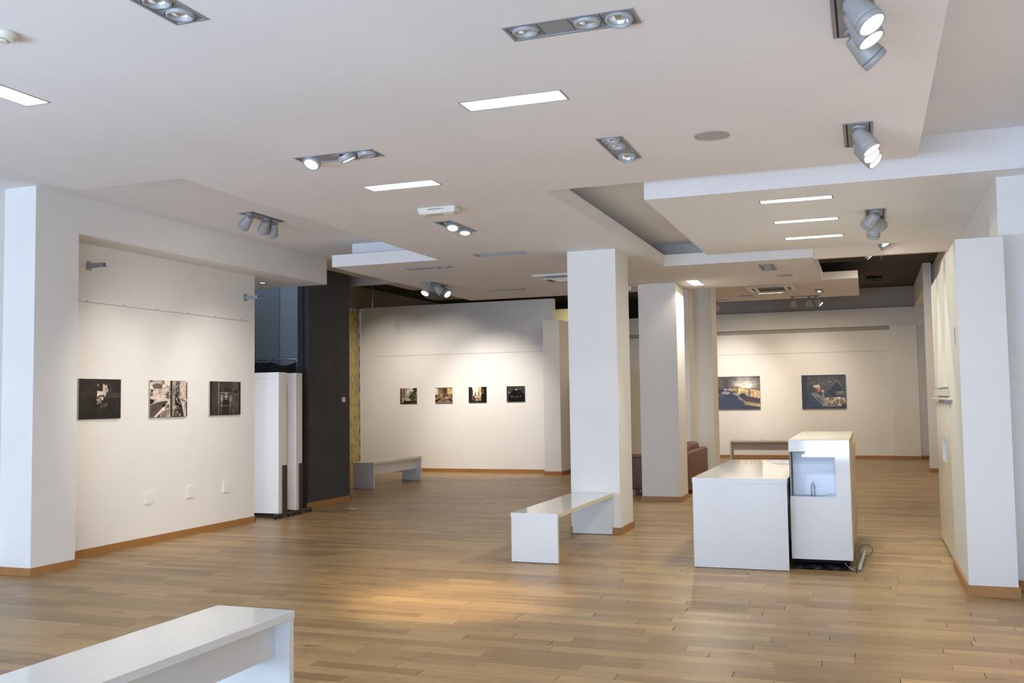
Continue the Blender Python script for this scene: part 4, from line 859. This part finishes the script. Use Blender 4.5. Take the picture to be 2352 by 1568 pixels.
# ------------------------------------------------------------ partition with hatch at the right
pt_ = struct('wall_partition', MB().box(.66, .99, 8.10, 9.31, 0, 2.68).box(.70, .99, 9.31, 11.55, 0, 2.68), m_cream, 'free standing white partition at the right with a serving hatch side')
fr = struct('front_face', MB().box(.659, .991, 8.086, 8.10, .0, 2.6805), mat('partition_paint', (.72, .72, .71), .6), None, pt_); fr['label'] = 'white front face'
MB().box(.644, 1.004, 8.072, 8.086, 0, .08).box(.644, .658, 8.086, 9.31, 0, .08).box(.685, .70, 11.0, 11.565, 0, .08).box(.991, 1.004, 8.086, 8.4, 0, .08).build('baseboard', m_base, pt_)
for y0, y1 in ((9.315, 9.93), (9.935, 10.50), (10.505, 11.20)):
    if y0 < 9.6: MB().cbox(.668, .70, y0, y1, .03, 1.42, .002).build('panel', m_lamcream, pt_)
    elif y0 < 10.2:
        MB().cbox(.668, .70, y0, y1, .03, .87, .002).cbox(.668, .70, y0, y1, 1.08, 1.42, .002).cbox(.668, .70, 10.45, y1, .87, 1.08, .001).build('panel', m_lamcream, pt_)
        MB().box(.69, .70, y0, 10.45, .87, 1.08).build('window_glass', mat('sky_reflection_blue', (.22, .36, .66), .12), pt_); MB().box(.668, .70, 9.93, 9.94, .87, 1.08).build('window_edge', m_navy, pt_)  # blue pane colour paints in a sky reflection
    else: MB().cbox(.668, .70, y0, y1, .03, 1.42, .002).build('panel', m_lamcream, pt_)
MB().cbox(.665, .70, 9.0, 11.20, 1.57, 2.65, .002).build('upper_panel', m_cream, pt_)
MB().cbox(.632, .70, 8.95, 11.35, 1.455, 1.475, .002).cbox(.652, .70, 9.0, 11.25, 1.49, 1.55, .003).build('ledge', m_lamcream, pt_)
MB().box(.625, .66, 9.15, 9.25, 1.43, 1.455).build('catch', m_plate, pt_)
MB().box(.654, .66, 8.40, 8.41, 1.89, 2.03).build('slit', m_plate, pt_)
# ------------------------------------------------------------ storage niche: rolling boards, curtain rail
def board(x0, x1, y0, y1, label, sh=0):
    t = empty('rolling_display_board', (x1, y0, 0), label, 'display board', 'rolling boards in the storage niche')
    w = x1-x0; d = y1-y0
    MB().cbox(-w, 0, 0, d, .065, 1.921, .004).build('board', m_board, t)
    MB().box(-w, -.03, -.001, .0, 1.84, 1.842).box(-.031, -.03, -.001, 0, 1.842, 1.90).build('seam', m_greyplastic, t)
    MB().box(.0005, .002, .0, d, .065, 1.92).build('edge', m_boardd, t)
    MB().cbox(.002, .018, d*.42, d*.96, .04, .69, .002).build('post', m_post, t)
    MB().cbox(-.02, .015, -.09+sh, d+.18+sh, .035, .065, .003).build('foot_bar', m_post, t)
    mb = MB()
    for y in (-.07+sh, .05+sh, d+.06+sh, d+.16+sh): mb.lathe([(.024, -.012), (.024, .012)], 16, (.0, y, .0245), Quaternion((0, 1, 0), math.pi/2))
    for y in (-.05+sh, d+.14+sh): mb.lathe([(.024, -.012), (.024, .012)], 16, (-w+.05, y, .0245), Quaternion((0, 1, 0), math.pi/2))
    mb.build('caster', m_caster, t); MB().box(-w+.03, -.03, .03, d-.03, .045, .065).build('undertray', m_black, t)
    return t
board(-8.35, -7.315, 11.05, 11.235, 'front rolling white board on black casters in the niche')
board(-8.35, -7.33, 11.49, 11.64, 'rear rolling white board on black casters beside the charcoal wall', .055)
t = empty('curtain_rail', (-7.935, 12.50, 2.166), 'chrome curtain rail with rings and a drooping black curtain', 'curtain rail')
pts = [(-1.4, 0, 0), (-.06, 0, .0), (-.02, -.0, -.01), (0, -.0, -.04), (0, 0, -.16)]
MB().tube(pts, .010, 10).build('rod', m_chrome, t)
for i in range(7):
    rg = MB(); ps = [(-1.3+i*.20, .018*math.cos(a), -.004+.024*math.sin(a)) for a in [k*math.pi/6 for k in range(13)]]
    rg.tube(ps, .0028, 5).build('ring', m_chrome, t)
q = MB(); nx = 60; top = []
for i in range(nx+1):
    x = -1.4+1.36*i/nx; sag = .035+(.06*math.sin((i/nx-.68)/.32*math.pi) if i/nx > .68 else .012*abs(math.sin(i*.55))); top.append((x, .02+.018*math.sin(i*.9), -sag))
for i in range(nx):
    a, b = top[i], top[i+1]; q.quad([a, b, (b[0], b[1]*1.3, -.9), (a[0], a[1]*1.3, -.9)], True)
q.build('curtain', m_curtain, t)
# ------------------------------------------------------------ leather sofa behind the second column
t = empty('leather_sofa', (-3.56, 15.18, 0), 'brown leather sofa seen from behind, mostly hidden by the second column', 'sofa')
rbox(.70, .905, .0, 1.99, .05, .66, .03).build('backrest', m_leather, t)
rbox(0, .90, .0, .20, .07, .605, .03).build('armrest', m_leather, t)
rbox(0, .90, 1.79, 1.99, .07, .605, .03).build('armrest', m_leather, t)
rbox(.0, .74, .2, 1.79, .07, .36, .03).build('seat_base', m_leather, t)
for y in (.21, 1.0): rbox(.02, .70, y, y+.78, .34, .46, .04).build('seat_cushion', m_leather, t)
for y in (.21, 1.0): rbox(.56, .80, y, y+.78, .44, .76, .07, 6).build('back_cushion', m_leather, t)
for x, y in ((.07, .1), (.83, .1), (.07, 1.89), (.83, 1.89)): MB().box(x-.03, x+.03, y-.03, y+.03, 0, .07).build('foot', m_caster, t)
# ------------------------------------------------------------ bookshelf edge behind the pilaster
t = empty('bookshelf', (-5.80, 19.7, 0), 'dark bookshelf glimpsed between the pilaster and the nearest column', 'bookshelf')
MB().box(-.01, .9, .28, .3, 0, 1.95).box(-.01, .01, 0, .28, 0, 1.95).box(.88, .9, 0, .28, 0, 1.95).build('case', m_black, t)
for z in (.05, .45, .85, 1.25, 1.6, 1.93): MB().box(.01, .88, 0, .28, z, z+.02).build('shelf', m_plastic, t)
for z in (.07, .47, .87, 1.27):
    mb = MB(); x = .02
    while x < .84: w = random.uniform(.02, .045); mb.box(x, x+w-.002, .04, .24, z, z+random.uniform(.22, .33)); x += w
    tag(mb.build('books', m_book, t), kind='stuff')
# small scrap on the floor by the charcoal wall
t = empty('floor_scrap', (-6.95, 12.35, 0), 'tiny pale scrap lying on the floor before the charcoal wall', 'scrap')
MB().box(-.05, .05, -.012, .012, 0, .004).build('scrap', m_paper, t)
